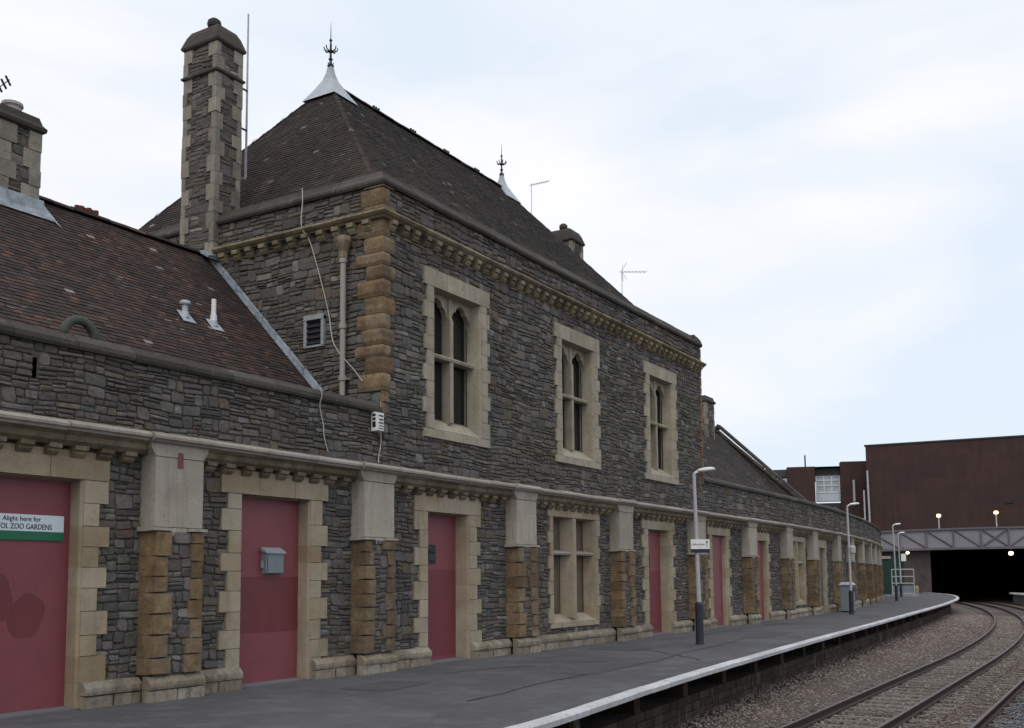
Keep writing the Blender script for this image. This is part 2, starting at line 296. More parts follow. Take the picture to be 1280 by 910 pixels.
for a, b in zip(xs2, xs2[1:]):
    a2, b2 = a+.004, b-.003; z = .004+U(0, .004); tn = (rng.random(), rng.random(), 0); e = U(-.006, .006)
    Y = lambda x, d: edge(x)+d+e
    P = [(a2, Y(a2, .19), -.09), (b2, Y(b2, .19), -.09), (b2, Y(b2, .19), z), (a2, Y(a2, .19), z), (a2, Y(a2, .012), -.09), (b2, Y(b2, .012), -.09), (b2, Y(b2, 0), z-.025), (a2, Y(a2, 0), z-.025), (b2, Y(b2, .022), z), (a2, Y(a2, .022), z)]
    g.add(P, [(3, 2, 8, 9), (9, 8, 6, 7), (7, 6, 5, 4), (4, 5, 1, 0), (0, 3, 9, 7, 4), (1, 5, 6, 8, 2), (0, 1, 2, 3)], tn)
o = g.build('platform_edge', NOSE); struct(o)
g = MB()                                 # brick face below, set back under the nosing
for a in frange(4, 112, .45)[:-1]:
    b = a+.45; zz = -1.15
    while zz < -.56:
        h = .15; U_ = U(0, .02)
        g.hexa([(a, edge(a)+.98, zz), (b, edge(b)+.98, zz), (b, edge(b)+.98, zz+h), (a, edge(a)+.98, zz+h), (a+.01, edge(a)+.60+U_, zz+.006), (b-.008, edge(b)+.60+U_, zz+.006), (b-.008, edge(b)+.60+U_, zz+h-.006), (a+.01, edge(a)+.60+U_, zz+h-.006)])
        zz += h
for a, b in zip(frange(4, 112, 1.5), frange(4, 112, 1.5)[1:]):      # ledge and the dark void under the oversailing deck
    g.quad((a, edge(a)+.65, -.55), (b, edge(b)+.65, -.55), (b, edge(b)+1.9, -.55), (a, edge(a)+1.9, -.55)); g.quad((a, edge(a)+1.9, -1), (b, edge(b)+1.9, -1), (b, edge(b)+1.9, -.01), (a, edge(a)+1.9, -.01))
for a in frange(5, 110, 2.7): g.box(a, a+.22, edge(a)+.66, edge(a)+.9, -.56, -.012)
struct(g.build('platform_wall', FASC))
# pale repaired area of the platform at the far end
g = MB(); g.quad((88, 3.2, .002), (101, 5.4, .002), (103, 8.6, .002), (90, 7.0, .002)); struct(g.build('paving', CONC))
PATM = mat('asphalt_repair', (.075, .075, .082), .9, .25, noise=[(1.5, (.10, .10, .108), .45, .7, .6), (60, (.15, .15, .15), .58, .7, .4)], bump=.005, bscale=90)
for (x, y, a, b, rt) in ((13.2, -1.6, 1.5, .9, .1), (17.5, -3.3, 2.6, .7, .05), (22.6, -1.3, 1.2, 1.4, .0), (29.5, -2.6, 3.2, .9, .06), (36.5, -.9, 1.6, 1.1, .1), (44, -2.4, 3.5, .8, .12)):
    g = MB(); n = 18; V = []
    for k in range(n):
        t = 2*math.pi*k/n; c_, s_ = math.cos(t), math.sin(t); e = .35; X = a/2*math.copysign(abs(c_)**e, c_)+U(-.03, .03); Y = b/2*math.copysign(abs(s_)**e, s_)+U(-.03, .03)
        V.append((x+X*math.cos(rt)-Y*math.sin(rt), y+X*math.sin(rt)+Y*math.cos(rt), .001))
    g.add(V, [tuple(range(n))]); struct(g.build('pavement', PATM))
g = MB()     # cracks and a tarred trench line along the platform
for (x0, y0, n, dx, dy) in ((12, -3.9, 26, .62, .045), (15, -.9, 14, .35, -.16), (26, -.9, 22, .55, -.02), (20, -4.2, 10, .3, .25)):
    p = Vector((x0, y0, .0025))
    for _ in range(n):
        q = p+Vector((dx*U(.7, 1.2), dy+U(-.09, .09), 0)); sd_ = Vector((-(q-p).y, (q-p).x, 0)).normalized()*U(.008, .02)
        g.quad(p-sd_, q-sd_, q+sd_, p+sd_); p = q
struct(g.build('pavement', mat('tar_joint', (.025, .025, .028), .7, .3)))
# opposite platform on which the photographer stands
OPP = lambda x: railY(x, 4.33) if x > 0 else -10.85
g = MB(); xs3 = frange(-20, 108, 2.0)
for a, b in zip(xs3, xs3[1:]): g.box(0, 1, 0, 1, 0, 1, (0, 0, 0), lambda p, q, r: ((a, b)[p], (OPP((a, b)[p])-.3, OPP((a, b)[p])-14)[q], (-1.15, 0)[r]))
struct(g.build('opposite_platform', ASPH))
g = MB()
for a, b in zip(xs3, xs3[1:]): g.box(0, 1, 0, 1, 0, 1, None, lambda p, q, r: ((a, b)[p], (OPP((a, b)[p]), OPP((a, b)[p])-.31)[q], (-.13, .004)[r]))
struct(g.build('opposite_platform_edge', NOSE))
# ballast stones
def stones(n, fn, mt, name, lab):
    g = MB()
    base = [(1, 0, 0), (-1, 0, 0), (0, 1, 0), (0, -1, 0), (0, 0, 1), (0, 0, -1)]
    fs = [(0, 2, 4), (2, 1, 4), (1, 3, 4), (3, 0, 4), (2, 0, 5), (1, 2, 5), (3, 1, 5), (0, 3, 5)]
    for _ in range(n):
        x, y, z = fn(); s_ = U(.014, .034)*(1+max(0, x-25)*.018); a = U(0, 6.3); ca, sa = math.cos(a), math.sin(a)
        V = []
        for (p, q, r) in base:
            p, q, r = p*s_*U(.7, 1.4), q*s_*U(.7, 1.4), r*s_*U(.5, 1.0)
            p += U(-.3, .3)*s_; q += U(-.3, .3)*s_
            V.append((x+p*ca-q*sa, y+p*sa+q*ca, z+r))
        g.add(V, fs)
    o = g.build(name, mt, recalc=False); o['kind'] = 'stuff'; return o
def bx(a=11, b=75):
    t = rng.random(); return a+(b-a)*t**1.9
def f1():
    x = bx(); e = edge(x)+.60; r = railY(x, 4.2); y = U(r, e); o_ = -6.47 - (y-(railY(x, 0)+6.47))
    off = -(y-railY(x, 0)); z = -1.13
    if off < -.15: z = -1.12+min(.16, max(0, -off-.2)*.35)          # shoulder heaped against the platform wall
    elif off < 1.45: z = -1.078 + U(-.02, .01)
    else: z = -1.10+U(0, .05)
    return x, y, z
BALL = stones(38000, f1, STN, 'ballast', '')
tag(BALL, 'brown and grey track ballast stones lying around the rails', 'ballast')
def f2():
    x = bx(14, 40); y = railY(x, 2.9+U(.12, .95)); return x, y, -1.07+U(0, .04)
o = stones(5000, f2, STNB, 'fresh_ballast', ''); tag(o, 'blue grey fresh ballast stones beyond the third rail at the right corner', 'ballast')
# grass tufts by the rails
GRASSM = mat('weed_green', (.07, .085, .03), .9, .1, tone=[(0, (.06, .075, .025)), (1, (.12, .115, .05))])
g = MB()
for _ in range(150):
    x = bx(14, 60); y = railY(x, rng.choice([1.55, 1.6, 2.75, 2.7, -.9, -1.1])+U(-.1, .1))
    for k in range(7):
        a = U(0, 6.3); h = U(.04, .10); dx, dy = math.cos(a)*.03, math.sin(a)*.03
        g.add([(x+dx, y+dy, -1.08), (x+dx+.01, y+dy+.004, -1.08), (x+dx*2.2, y+dy*2.2, -1.05+h)], [(0, 1, 2)])
o = g.build('weeds', GRASSM, recalc=False); o['kind'] = 'stuff'; tag(o, 'low green weeds growing in the ballast beside the rails', 'weeds')
# tracks
def rail_piece(g, t, off, xs):
    pr = [(-.07, -1.055), (.07, -1.055), (.07, -1.04), (.012, -1.02), (.012, -.945), (.036, -.935), (.036, -.905), (-.036, -.905), (-.036, -.935), (-.012, -.945), (-.012, -1.02), (-.07, -1.04)]
    n = len(pr)
    for a, b in zip(xs, xs[1:]):
        g.add([(a, railY(a, off+d), z) for d, z in pr]+[(b, railY(b, off+d), z) for d, z in pr], [(i, (i+1) % n, n+(i+1) % n, n+i) for i in range(n)], (0, 0, 0))
        t.quad((a, railY(a, off-.034), -.902), (b, railY(b, off-.034), -.902), (b, railY(b, off+.034), -.902), (a, railY(a, off+.034), -.902), (0, 0, 0))
def track(o0, o1, label):
    root = thing('railway_track', (12, railY(12, (o0+o1)/2), -1.1), label, 'railway track', 'curving railway tracks')
    for off in (o0, o1):
        g, t = MB(), MB(); rail_piece(g, t, off, frange(4, 158, 1.5)); r = g.build('rail', RAIL, root); t.build('rail_head', RTOP, root, r)
    x = 12.0; k = 0; rest = MB()
    while x < 125:
        c = (o0+o1)/2; p0 = Vector((x, railY(x, c-1.25), 0)); dx = .1; tg = Vector((1, (railY(x+.1, c)-railY(x-.1, c))/.2, 0)).normalized(); nn = Vector((tg.y, -tg.x, 0))
        cc = Vector((x, railY(x, c), 0)); g = MB() if k < 98 else rest
        P = []
        for (l, ins) in ((-1.14, 0), (-1.068, .015)):
            for (a, b) in ((-1, -1), (1, -1), (1, 1), (-1, 1)): q = cc+nn*a*(1.28-ins)+tg*b*(.125-ins); P.append((q.x, q.y, l))
        g.hexa(P)
        if k < 98: g.build('sleeper', SLP, root)
        k += 1; x += .70
    if rest.v: o = rest.build('far_sleeper', SLP, root); o['kind'] = 'stuff'
    return root
track(0, 1.435, 'curving rusty railway track with sleepers, nearest the station platform')
track(2.80, 4.235, 'railway track at the right edge of which only one near rail shows')
# ------------------------------------------------------------------ station building
ST = thing('station_building', (15, 4, 0), 'long grey rubble stone railway station with two storey tower block, red doors and tiled roofs', 'station building')
def rubble(mb, mp, u0, u1, z0, z1, holes=(), hs=.24, ws=.36, dm=.030):
    """random squared rubble; holes = (u0,u1,z0,z1)"""
    f0, ph = mp, U(0, 6)
    lim = lambda x, a, b: min(1, max(0, (x-a)*12))*min(1, max(0, (b-x)*12))
    mp = lambda u, d, z: f0(u+.012*math.sin(9*z+3*u+ph), d, z+(.016*math.sin(2.3*u+ph+1.4*z)+.010*math.sin(5.3*u-3*z))*lim(z, z0, z1))
    z = z0
    while z < z1-.02:
        h = min(U(hs*.7, hs*1.25), z1-z)
        if z1-z-h < .08: h = z1-z
        segs = [(u0, u1)]
        for (a, b, c, d) in holes:
            if c < z+h-.03 and d > z+.03:
                ns = []
                for (p, q) in segs:
                    if b <= p or a >= q: ns.append((p, q)); continue
                    if a > p: ns.append((p, a))
                    if b < q: ns.append((b, q))
                segs = ns
        for (p, q) in segs:
            u = p
            while u < q-.01:
                w_ = U(ws*.45, ws*1.35)
                if q-u-w_ < .12: w_ = q-u
                r = rng.random(); n = 1 if (r < .22 or h < .12) else (2 if r < .80 else 3)
                cuts = sorted([0, 1]+([U(.3, .7)] if n == 2 else ([U(.22, .4), U(.6, .78)] if n == 3 else [])))
                for c0, c1 in zip(cuts, cuts[1:]):
                    parts = [(0, 1)]
                    if w_ > ws*.8 and rng.random() < .45: k = U(.35, .65); parts = [(0, k), (k, 1)]
                    for a, b in parts:
                        d = U(.002, dm*.8)
                        g_ = .0045
                        mb.stone(mp, u+w_*a+g_, u+w_*b-g_, z+h*c0+g_*.8, z+h*c1-g_*.8, -.04, d)
                u += w_
        z += h
def backing(mb, mp, u0, u1, z0, z1, holes=(), thick=.35, d=-.02):
    us = sorted({u0, u1, *[x for h in holes for x in h[:2] if u0 < x < u1], *[x for x in frange(u0, u1, 3)]})
    zs = sorted({z0, z1, *[x for h in holes for x in h[2:] if z0 < x < z1]})
    for a, b in zip(us, us[1:]):
        for c, e in zip(zs, zs[1:]):
            um, zm = (a+b)/2, (c+e)/2
            if any(h[0] < um < h[1] and h[2] < zm < h[3] for h in holes): continue
            mb.quad(mp(a, d, c), mp(b, d, c), mp(b, d, e), mp(a, d, e), (0, 0, 0))
UEND = 83.0
# pilasters and bays
PX = [5.3, 10.35, 14.97, 20.32, 25.68, 31.3, 36.55, 41.35, 45.75, 51.2, 55.4, 59.8, 64.2, 68.2, 73.3, 77.9, 82.3]
DOORS = [(7.0, 8.95, 3.02), (11.82, 13.42, 3.02), (16.84, 18.34, 3.0), (27.72, 29.3, 3.05), (33.0, 34.35, 3.05), (37.55, 38.9, 3.0), (47.6, 48.8, 2.95)]
WINS = [(22.02, 24.3, .76, 3.15), (42.4, 44.6, .76, 3.1)]
BAY = FW(.25)
holes = [(a-.02, b+.02, -.1, z) for a, b, z in DOORS]+[(a-.02, b+.02, c-.16, d) for a, b, c, d in WINS]
mb, st = MB(), MB()
for i in range(len(PX)-1):
    a, b = PX[i]+.38, PX[i+1]-.38
    backing(mb, BAY, a, b, 0, 3.75, holes); rubble(st, BAY, a, b, .02, 3.45, holes, .21, .30 if i < 7 else .45)
mb.build('bay_wall', MORT, ST); o = st.build('bay_stonework', RUB, ST)
# upper front walls: parapets of the ranges and the tower front
UW = [(16.70, 18.45), (22.1, 23.85), (27.45, 29.2)]; UZ = (4.86, 7.5)
uh = [(a, b, UZ[0]-.25, UZ[1]) for a, b in UW]
mb, st = MB(), MB(); FR = FW(0)
slit = [(7.99, 8.06, 4.22, 4.5)]
for (a, b, z1, hh) in ((4, XT, 4.72, slit), (XE, UEND, 4.72, ()), (XT, XE, 9.12, uh)):
    backing(mb, FR, a, b, 3.7, z1, hh); rubble(st, FR, a, b, 3.72, z1-.01, hh, .22, .33 if b < 40 else .45)
backing(mb, FW(.35), 4, XT, 3.7, 4.72); backing(mb, FW(.35), XE, UEND, 3.7, 4.72)
# tower sides
backing(mb, SW, 0, WD, 4.3, 9.12); rubble(st, SW, 0, WD, 4.6, 9.11, (), .22, .33)
backing(mb, EW, 0, WD, 3.7, 9.12); rubble(st, EW, 0, WD, 4.6, 9.11, (), .3, .5)
mb.quad((XT, WD, 0), (XE, WD, 0), (XE, WD, 9.12), (XT, WD, 9.12))
for x in (4.0,): mb.quad((x, .25, 0), (x, 9, 0), (x, 9, 4.9), (x, .25, 4.9))
# end wall and back wall of the ranges
mb.quad(W(UEND, 0, 0), W(UEND, 9, 0), W(UEND, 9, 4.9), W(UEND, 0, 4.9))
for a, b in zip(frange(XE, UEND, 4), frange(XE, UEND, 4)[1:]):
    mb.quad(W(a, 9, 0), W(b, 9, 0), W(b, 9, 4.9), W(a, 9, 4.9)); mb.quad(W(a, .35, 4.6), W(b, .35, 4.6), W(b, 9, 4.6), W(a, 9, 4.6))
mb.quad((4, 9, 0), (XT, 9, 0), (XT, 9, 4.9), (4, 9, 4.9))
mb.build('upper_wall', MORT, ST); st.build('upper_stonework', RUB, ST)
# ochre quoins on the tower corners
q = MB(); z = 4.62; k = 0
while z < 9.05:
    h = min(U(.22, .34), 9.1-z); a, b = (.30, .42) if k % 2 else (.17, .56)
    a *= U(.85, 1.15); b *= U(.85, 1.15); dd = U(.03, .06); tn = (rng.random(), rng.random(), 0)
    if z > 4.95:
        j = lambda: U(-.012, .012)
        P = []
        for zz, e in ((z+.006, 0), (z+h*.25, dd*.5), (z+h*.75, dd*.5), (z+h-.006, 0)):
            P.append([(XT+a+j(), .01, zz), (XT+a+j(), -.03-e, zz), (XT-.03-e, -.03-e, zz), (XT-.03-e, b+j(), zz), (XT+.01, b, zz)])
        V = [p for r in P for p in r]; fs = [tuple(range(4, -1, -1)), tuple(range(15, 20))]
        for r in range(3):
            for c in range(5): fs.append((r*5+c, r*5+(c+1) % 5, (r+1)*5+(c+1) % 5, (r+1)*5+c))
        q.add(V, fs, tn)
    else: q.block(FR, XT-.02, XT+a*.6, z, z+h, -.02, .04, .02, .01, tn)
    q.hexa([(XE-a*.4, .02, z), (XE-.0, .02, z), (XE, .02, z+h-.01), (XE-a*.4, .02, z+h-.01), (XE-a*.4, -.05, z+.01), (XE+.05, -.05, z+.01), (XE+.05, -.05, z+h-.02), (XE-a*.4, -.05, z+h-.02)], tn)
    z += h; k += 1
q.build('corner_quoins', OCH, ST)
# copings
def run(mb, mp, u0, u1, pr, ln=1.1, tone=None, gap=.005, mit=0):
    us = frange(u0, u1, ln)
    for a, b in zip(us, us[1:]): dz = U(-.006, .006); mb.prof(mp, a+gap, b-gap, [(d+U(-.003, .003), z+dz) for d, z in pr], tone, mit=mit if a == u0 else 0)
c = MB()
lowc = [(-.38, 4.70), (.07, 4.70), (.09, 4.74), (.085, 4.80), (-.05, 4.91), (-.24, 4.93), (-.40, 4.86)]
run(c, FR, 4, XT-.10, lowc, .95); run(c, FR, XE+.02, UEND, lowc, 1.1)
c.build('range_coping', COP, ST)
c = MB()
gp = .005
topc = [(-.42, 9.12), (.07, 9.10), (.10, 9.14), (.095, 9.19), (-.02, 9.30), (-.10, 9.42), (-.30, 9.46), (-.44, 9.36)]
run(c, FR, XT-gp, XE+.1, topc, 1.0, mit=1); run(c, SW, -gp, 4.33, topc, 1.0, mit=1); run(c, SW, 5.34, WD+.05, topc, 1.0)
topn = topc
run(c, EW, .02, WD, topc, 1.3)
# rounded end stone at the far front corner
c.lathe((XE-.12, .12, 9.12), [(.26, 0), (.27, .05), (.22, .18), (.12, .30), (.03, .34)], 12)
c.build('tower_coping', COP, ST)
# eaves cornice with corbels on the tower
c, k = MB(), MB()
corp = [(0, 8.43), (.10, 8.43), (.13, 8.46), (.17, 8.48), (.21, 8.52), (.20, 8.56), (.05, 8.60), (0, 8.65)]
run(c, FR, XT-gp, XE+.14, corp, 1.2, mit=1); run(c, SW, -gp, 4.34, corp, 1.2, mit=1); run(c, SW, 5.34, WD, corp, 1.2); run(c, EW, 0, WD, corp, 1.5)
def corbels(mb, mp, u0, u1, zt, sp, w_, h, pj):
    n = int((u1-u0)/sp); sp = (u1-u0)/n
    mb.prof(mp, u0+.05, u1-.05, [(-.05, zt-h), (-.022, zt-h), (-.022, zt-.01), (-.05, zt-.01)], (.2, .3, 0))
    for i in range(n):
        u = u0+sp*(i+.5)+U(-.01, .01); ww = w_*U(.92, 1.05)
        mb.prof(mp, u-ww/2, u+ww/2, [(-.02, zt-h), (pj*.45, zt-h), (pj*.72, zt-h*.72), (pj*.72, zt-h*.5), (pj, zt-h*.42), (pj, zt-.004), (-.02, zt-.004)])
corbels(k, FR, XT, XE, 8.43, .36, .16, .20, .17); corbels(k, SW, .1, 4.3, 8.43, .36, .16, .20, .17)
bd = MB(); run(bd, FR, XT, XE, [(0, 8.2), (.02, 8.2), (.035, 8.225), (.03, 8.25), (0, 8.26)], 1.3)
run(c, FR, XT+.2, XE, [(0, 8.205), (.025, 8.205), (.035, 8.23), (0, 8.25)], 1.3)
c.build('tower_cornice', CORN, ST); k.build('cornice_corbels', CORN, ST)
# string course, breaking forward round each pilaster, and corbel tables over the bays
c, k = MB(), MB()
stp = lambda o_: [(-.1, 3.62), (.06+o_, 3.62), (.085+o_, 3.65), (.125+o_, 3.665), (.13+o_, 3.70), (.10+o_, 3.73), (.01+o_, 3.765), (-.02, 3.77)]
bdp = [(-.26, 3.44), (-.12, 3.44), (-.04, 3.50), (-.02, 3.57), (.02, 3.60), (.03, 3.63), (-.26, 3.63)]
wd = MB()
for i in range(len(PX)-1):
    run(c, FR, PX[i]+.56, PX[i+1]-.56, stp(0), 1.15); run(wd, FR, PX[i]+.44, PX[i+1]-.44, bdp, 1.2)
    corbels(k, BAY, PX[i]+.54, PX[i+1]-.54, 3.46, .37, .20, .15, .17)
for p in PX: run(c, FR, p-.56, p+.56, stp(.05), 1.2)
c.build('string_course', PALE, ST); wd.build('corbel_band', CORN, ST); k.build('bay_corbels', CORN, ST)
# pilasters
def pilaster(p, wd_=.445, near=True):
    fr = FW(-.05)
    up, lo, ru = MB(), MB(), MB()
    # painted upper shaft in two or three stones
    up.block(fr, p-wd_, p+wd_, 2.42, 3.42, -.31, 0, .006, .002)
    up.block(fr, p-wd_-.0, p+wd_+.0, 3.422, 3.63, -.31, .006, .004, .002)
    for s_ in (-1, 1): up.prof(lambda u, d, z: fr(p+s_*(wd_+d), u, z), -.30, .0, [(-.02, 3.44), (.02, 3.46), (.07, 3.54), (.09, 3.63), (-.02, 3.63)])
    up.block(fr, p-.15, p+.15, 2.30, 2.42, -.2, -.004, .004)
    for s_ in (-1, 1): up.block(fr, p+s_*.33-.18, p+s_*.33+.18, 2.36, 2.425, -.30, .05, .012)
    for s_ in (-1, 1):
        z = .36; kk = int(s_ > 0)
        while z < 2.35:
            h = min(U(.22, .33), 2.36-z); h = h if 2.36-z-h > .07 else 2.36-z; w_ = rng.choice((.30, .36, .22, .26))*U(.9, 1.12)
            a, b = (p-wd_, p-wd_+w_) if s_ < 0 else (p+wd_-w_, p+wd_)
            lo.block(fr, a, b, z+.002, z+h-.002, -.31, U(.030, .045), U(.006, .012), .008); z += h; kk += 1
    backing(ru, fr, p-wd_+.05, p+wd_-.05, 0, 2.4, d=-.02); rubble(ru, fr, p-wd_+.2, p+wd_-.2, .36, 2.38, (), .24, .3, .014)
    up.build('pilaster_shaft', PAINT, ST); lo.build('pilaster_quoins', OCH, ST); ru.build('pilaster_infill', RUB, ST)
for p in PX: pilaster(p)
# plinth
c = MB(); ru = MB()
def plin(mp, u0, u1, out, top=.34):
    run(c, mp, u0, u1, [(-.1, .16), (out, .16), (out+.01, .20), (out+.005, .25), (out-.07, top-.01), (-.1, top)], .85)
    for a, b in zip(frange(u0, u1, .6), frange(u0, u1, .6)[1:]):
        c.block(mp, a+.004, b-.004, -.02, .157, -.1, out-.012+U(-.006, .006), .012, .006)
for p in PX: plin(FW(-.05), p-.50, p+.50, .06)
for i in range(len(PX)-1):
    cur = PX[i]+.46
    for (a, b, *_z) in sorted([(d[0], d[1]) for d in DOORS if PX[i] < d[0] < PX[i+1]]):
        plin(BAY, cur, a-.03, .16); cur = b+.03
    plin(BAY, cur, PX[i+1]-.46, .16)
c.build('plinth', PLN, ST)
# surrounds
def surround(mp, a, b, z0, z1, M_, wl=(.44, .28), lint=.34, depth=.2, splay=.10, proud=.05, sill=None, name='door_surround', lout=None):
    g = MB(); 
    for s_, u in ((-1, a), (1, b)):
        z = z0-(sill*.56 if sill else 0); kk = 0 if s_ < 0 else 1
        while z < z1-.01:
            h = U(.27, .36); h = min(h, z1-z); h = z1-z if z1-z-h < .1 else h
            w_ = wl[kk % 2]*U(.94, 1.06); t_ = (rng.random(), rng.random(), 0)
            g.block(mp, min(u, u+s_*w_), max(u, u+s_*w_), z+.001, z+h-.001, -.1, proud+U(-.003, .002), .0035, .001, t_)
            ui = u-s_*splay
            g.quad(mp(u, proud-.006, z), mp(u, proud-.006, z+h), mp(u-s_*.03, proud-.05, z+h), mp(u-s_*.03, proud-.05, z), t_)
            g.quad(mp(u-s_*.03, proud-.05, z), mp(u-s_*.03, proud-.05, z+h), mp(ui, -depth, z+h), mp(ui, -depth, z), t_)
            z += h; kk += 1
    lo_ = lout or wl[0]
    n = 1 if b-a < 1.5 else 3
    cuts = frange(a-lo_, b+lo_, (b-a+2*lo_)/n)
    for p, q_ in zip(cuts, cuts[1:]): g.block(mp, p+.001, q_-.001, z1+.001, z1+lint, -.1, proud, .004, .001)
    g.quad(mp(a, proud-.01, z1), mp(b, proud-.01, z1), mp(b-splay, -depth, z1-.03), mp(a+splay, -depth, z1-.03), (.3, .4, 0))
    if sill:
        g.block(mp, a-wl[1], b+wl[1], z0-sill, z0-sill*.55, -.1, proud, .01, .003, (.8, .6, 0))
        g.quad(mp(a, proud-.01, z0-sill*.56), mp(b, proud-.01, z0-sill*.56), mp(b-splay, -depth, z0+.02), mp(a+splay, -depth, z0+.02), (.9, .7, 0))
    return g.build(name, M_, ST)
for i, (a, b, z1) in enumerate(DOORS):
    surround(BAY, a, b, 0, z1, TAN, wl=((.40, .25) if i == 0 else (.44, .28)), lint=.38, depth=(.2, .2, .26, .24, .12, .12, .1)[i], splay=(.03, .05, .09, .09, .04, .04, .04)[i])
# doors
def blob(g, mp, cu, cz, ru, rz, d, n=20, seed=0):
    r_ = random.Random(seed); ph = [r_.uniform(0, 6) for _ in range(3)]
    V = [mp(cu+ru*(1+.10*math.sin(2*t+ph[0])+.07*math.sin(3*t+ph[1]))*math.cos(t), d, cz+rz*(1+.10*math.sin(2*t+ph[1])+.06*math.sin(5*t+ph[2]))*math.sin(t)) for t in [2*math.pi*k/n for k in range(n)]]
    g.add(V, [tuple(range(n))])
DR = []
for i, (a, b, z1) in enumerate(DOORS):
    g = MB(); lab = None; mt = RED if i < 6 else mat('grey_door_paint', (.09, .09, .10), .6)
    sp_ = .11
    sp_ = (.03, .05, .09, .09, .04, .04, .04)[i]-.02; leafs = [(a+sp_, b-sp_)]
    for p, q_ in leafs: dq = -(.2, .2, .26, .24, .12, .12, .1)[i]+.01; g.block(BAY, p, q_, .015, z1-.01, dq-.07, dq, .008)
    o = g.build('door', mt, ST); DR.append(o)
    g = MB(); g.block(BAY, a-.0, b+.0, -.02, .03, -.25, .02, .01); g.build('threshold', CONC, ST, o)
    if i == 1:
        g = MB(); g.block(BAY, a+.04, b-.04, .82, 1.72, dq-.01, dq+.003, .001); g.build('repainted_patch', RED2, ST, o)
        o['label'] = 'dull red door with a darker red repainted band and a grey box'
    if i == 0:
        g = MB(); blob(g, BAY, 8.32, 1.22, .28, .27, dq+.002, seed=2); blob(g, BAY, 7.75, 1.48, .42, .34, dq+.003, seed=5); g.build('repainted_patch', RED2, ST, o)
    if i in (2, 3):
        g = MB(); g.block(BAY, a+.10, b-.10, .1, 1.85, dq-.01, dq+.003, .001); g.build('repainted_patch', mat('faded_red_repaint', (.165, .036, .045), .55, .35, noise=[(2, (.135, .030, .036), .45, .7, .6)]), ST, o)
        g = MB(); u = a+.36
        g.block(BAY, u-.02, u+.30, 1.98, 2.36, dq-.01, dq+.025, .01); g.build('grille', BLK, ST, o)
        g = MB(); g.block(BAY, u+.03, u+.25, 2.03, 2.17, dq+.02, dq+.04, .01); g.block(BAY, u+.03, u+.25, 2.21, 2.24, dq+.02, dq+.07, .005); g.build('letter_flap', IRON, ST, o)
# lower two light windows
def lower_window(a, b, z0, z1):
    surround(BAY, a, b, z0, z1, TAN, wl=(.26, .16), lint=.25, depth=.26, splay=.13, sill=.3, name='window_surround')
    mid = (a+b)/2; zt = z0+(z1-z0)*.64
    g = MB(); g.quad(BAY(a, -.285, z0-.05), BAY(b, -.285, z0-.05), BAY(b, -.285, z1+.05), BAY(a, -.285, z1+.05), (.5, .5, 0)); wn = g.build('window', BOARD, ST)
    g = MB()
    g.prof(lambda u, d, z: BAY(mid+d, u, z), -.26, .03, [(-.085, z0-.1), (.085, z0-.1), (.085, z1), (-.085, z1)])
    for s_ in (-1, 1):      # splayed flanks of the mullion
        g.quad(BAY(mid+s_*.086, .02, z0-.1), BAY(mid+s_*.086, .02, z1), BAY(mid+s_*.24, -.27, z1), BAY(mid+s_*.24, -.27, z0-.02), (.7, .6, 0))
    g.build('mullion', TAN, ST, wn)
    g = MB(); 
    for p, q_ in ((a+.02, mid-.08), (mid+.08, b-.02)): g.prof(BAY, p, q_, [(-.27, zt-.06), (-.02, zt-.06), (0, zt-.02), (-.02, zt+.02), (-.27, zt+.07)])
    g.build('transom', PALE, ST, wn)
for w_ in WINS: lower_window(*w_)
# upper tracery windows
def arch_plate(g, mp, a, b, zs, zt, d0, d1, n=16):
    hw = (b-a)/2
    def hgt(u):
        t = abs(u-(a+b)/2)/hw; y = max(0, 1-t**1.7)**.75*(zt-zs-.10)
        return zs+y-.055*max(0, math.cos((t-.52)*14))*(1 if .38 < t < .66 else 0)
    us = frange(a, b, (b-a)/n)
    for p, q_ in zip(us, us[1:]):
        hp, hq = hgt(p), hgt(q_)
        g.hexa([mp(p, d0, hp), mp(q_, d0, hq), mp(q_, d0, zt), mp(p, d0, zt), mp(p, d1, hp), mp(q_, d1, hq), mp(q_, d1, zt), mp(p, d1, zt)], (.4, .5, 0))
for i, (a, b) in enumerate(UW):
    surround(FR, a, b, UZ[0], UZ[1], BATH, wl=(.24, .34), lint=.36, depth=.27, splay=.09, proud=.055, sill=.42, name='window_surround', lout=.34)
    z0, z1 = UZ
    g = MB(); g.quad(FR(a-.02, -.34, z0-.1), FR(b+.02, -.34, z0-.1), FR(b+.02, -.34, z1+.05), FR(a-.02, -.34, z1+.05)); wn = g.build('window', GLASS, ST)
    mid = (a+b)/2; zt = z0+(z1-z0)*.50
    g = MB()
    g.box(mid-.055, mid+.055, -.16, -.33, z0-.03, z1, (.5, .5, 0), FR); g.prof(FR, mid-.056, mid+.056, [(-.17, z0), (-.12, z0), (-.12, z1-.5), (-.17, z1-.4)], (.5, .5, 0))
    g.build('mullion', BATH, ST, wn)
    g = MB(); g.prof(FR, a+.06, b-.06, [(-.33, zt-.05), (-.11, zt-.05), (-.09, zt), (-.11, zt+.03), (-.33, zt+.08)], (.7, .6, 0)); g.build('transom', BATH, ST, wn)
    g = MB(); arch_plate(g, FR, a+.06, mid-.05, z1-.50, z1, -.31, -.19); arch_plate(g, FR, mid+.05, b-.06, z1-.50, z1, -.31, -.19); g.build('tracery', BATH, ST, wn)
    g = MB()
    for p, q_ in ((a+.07, mid-.05), (mid+.05, b-.07)):
        for u in (p, q_-.025): g.box(u, u+.025, -.335, -.30, z0, z1-.1, None, FR)
        g.box(p, q_, -.335, -.30, z0+.01, z0+.05, None, FR)
    g.build('window_frame', FRAME, ST, wn)
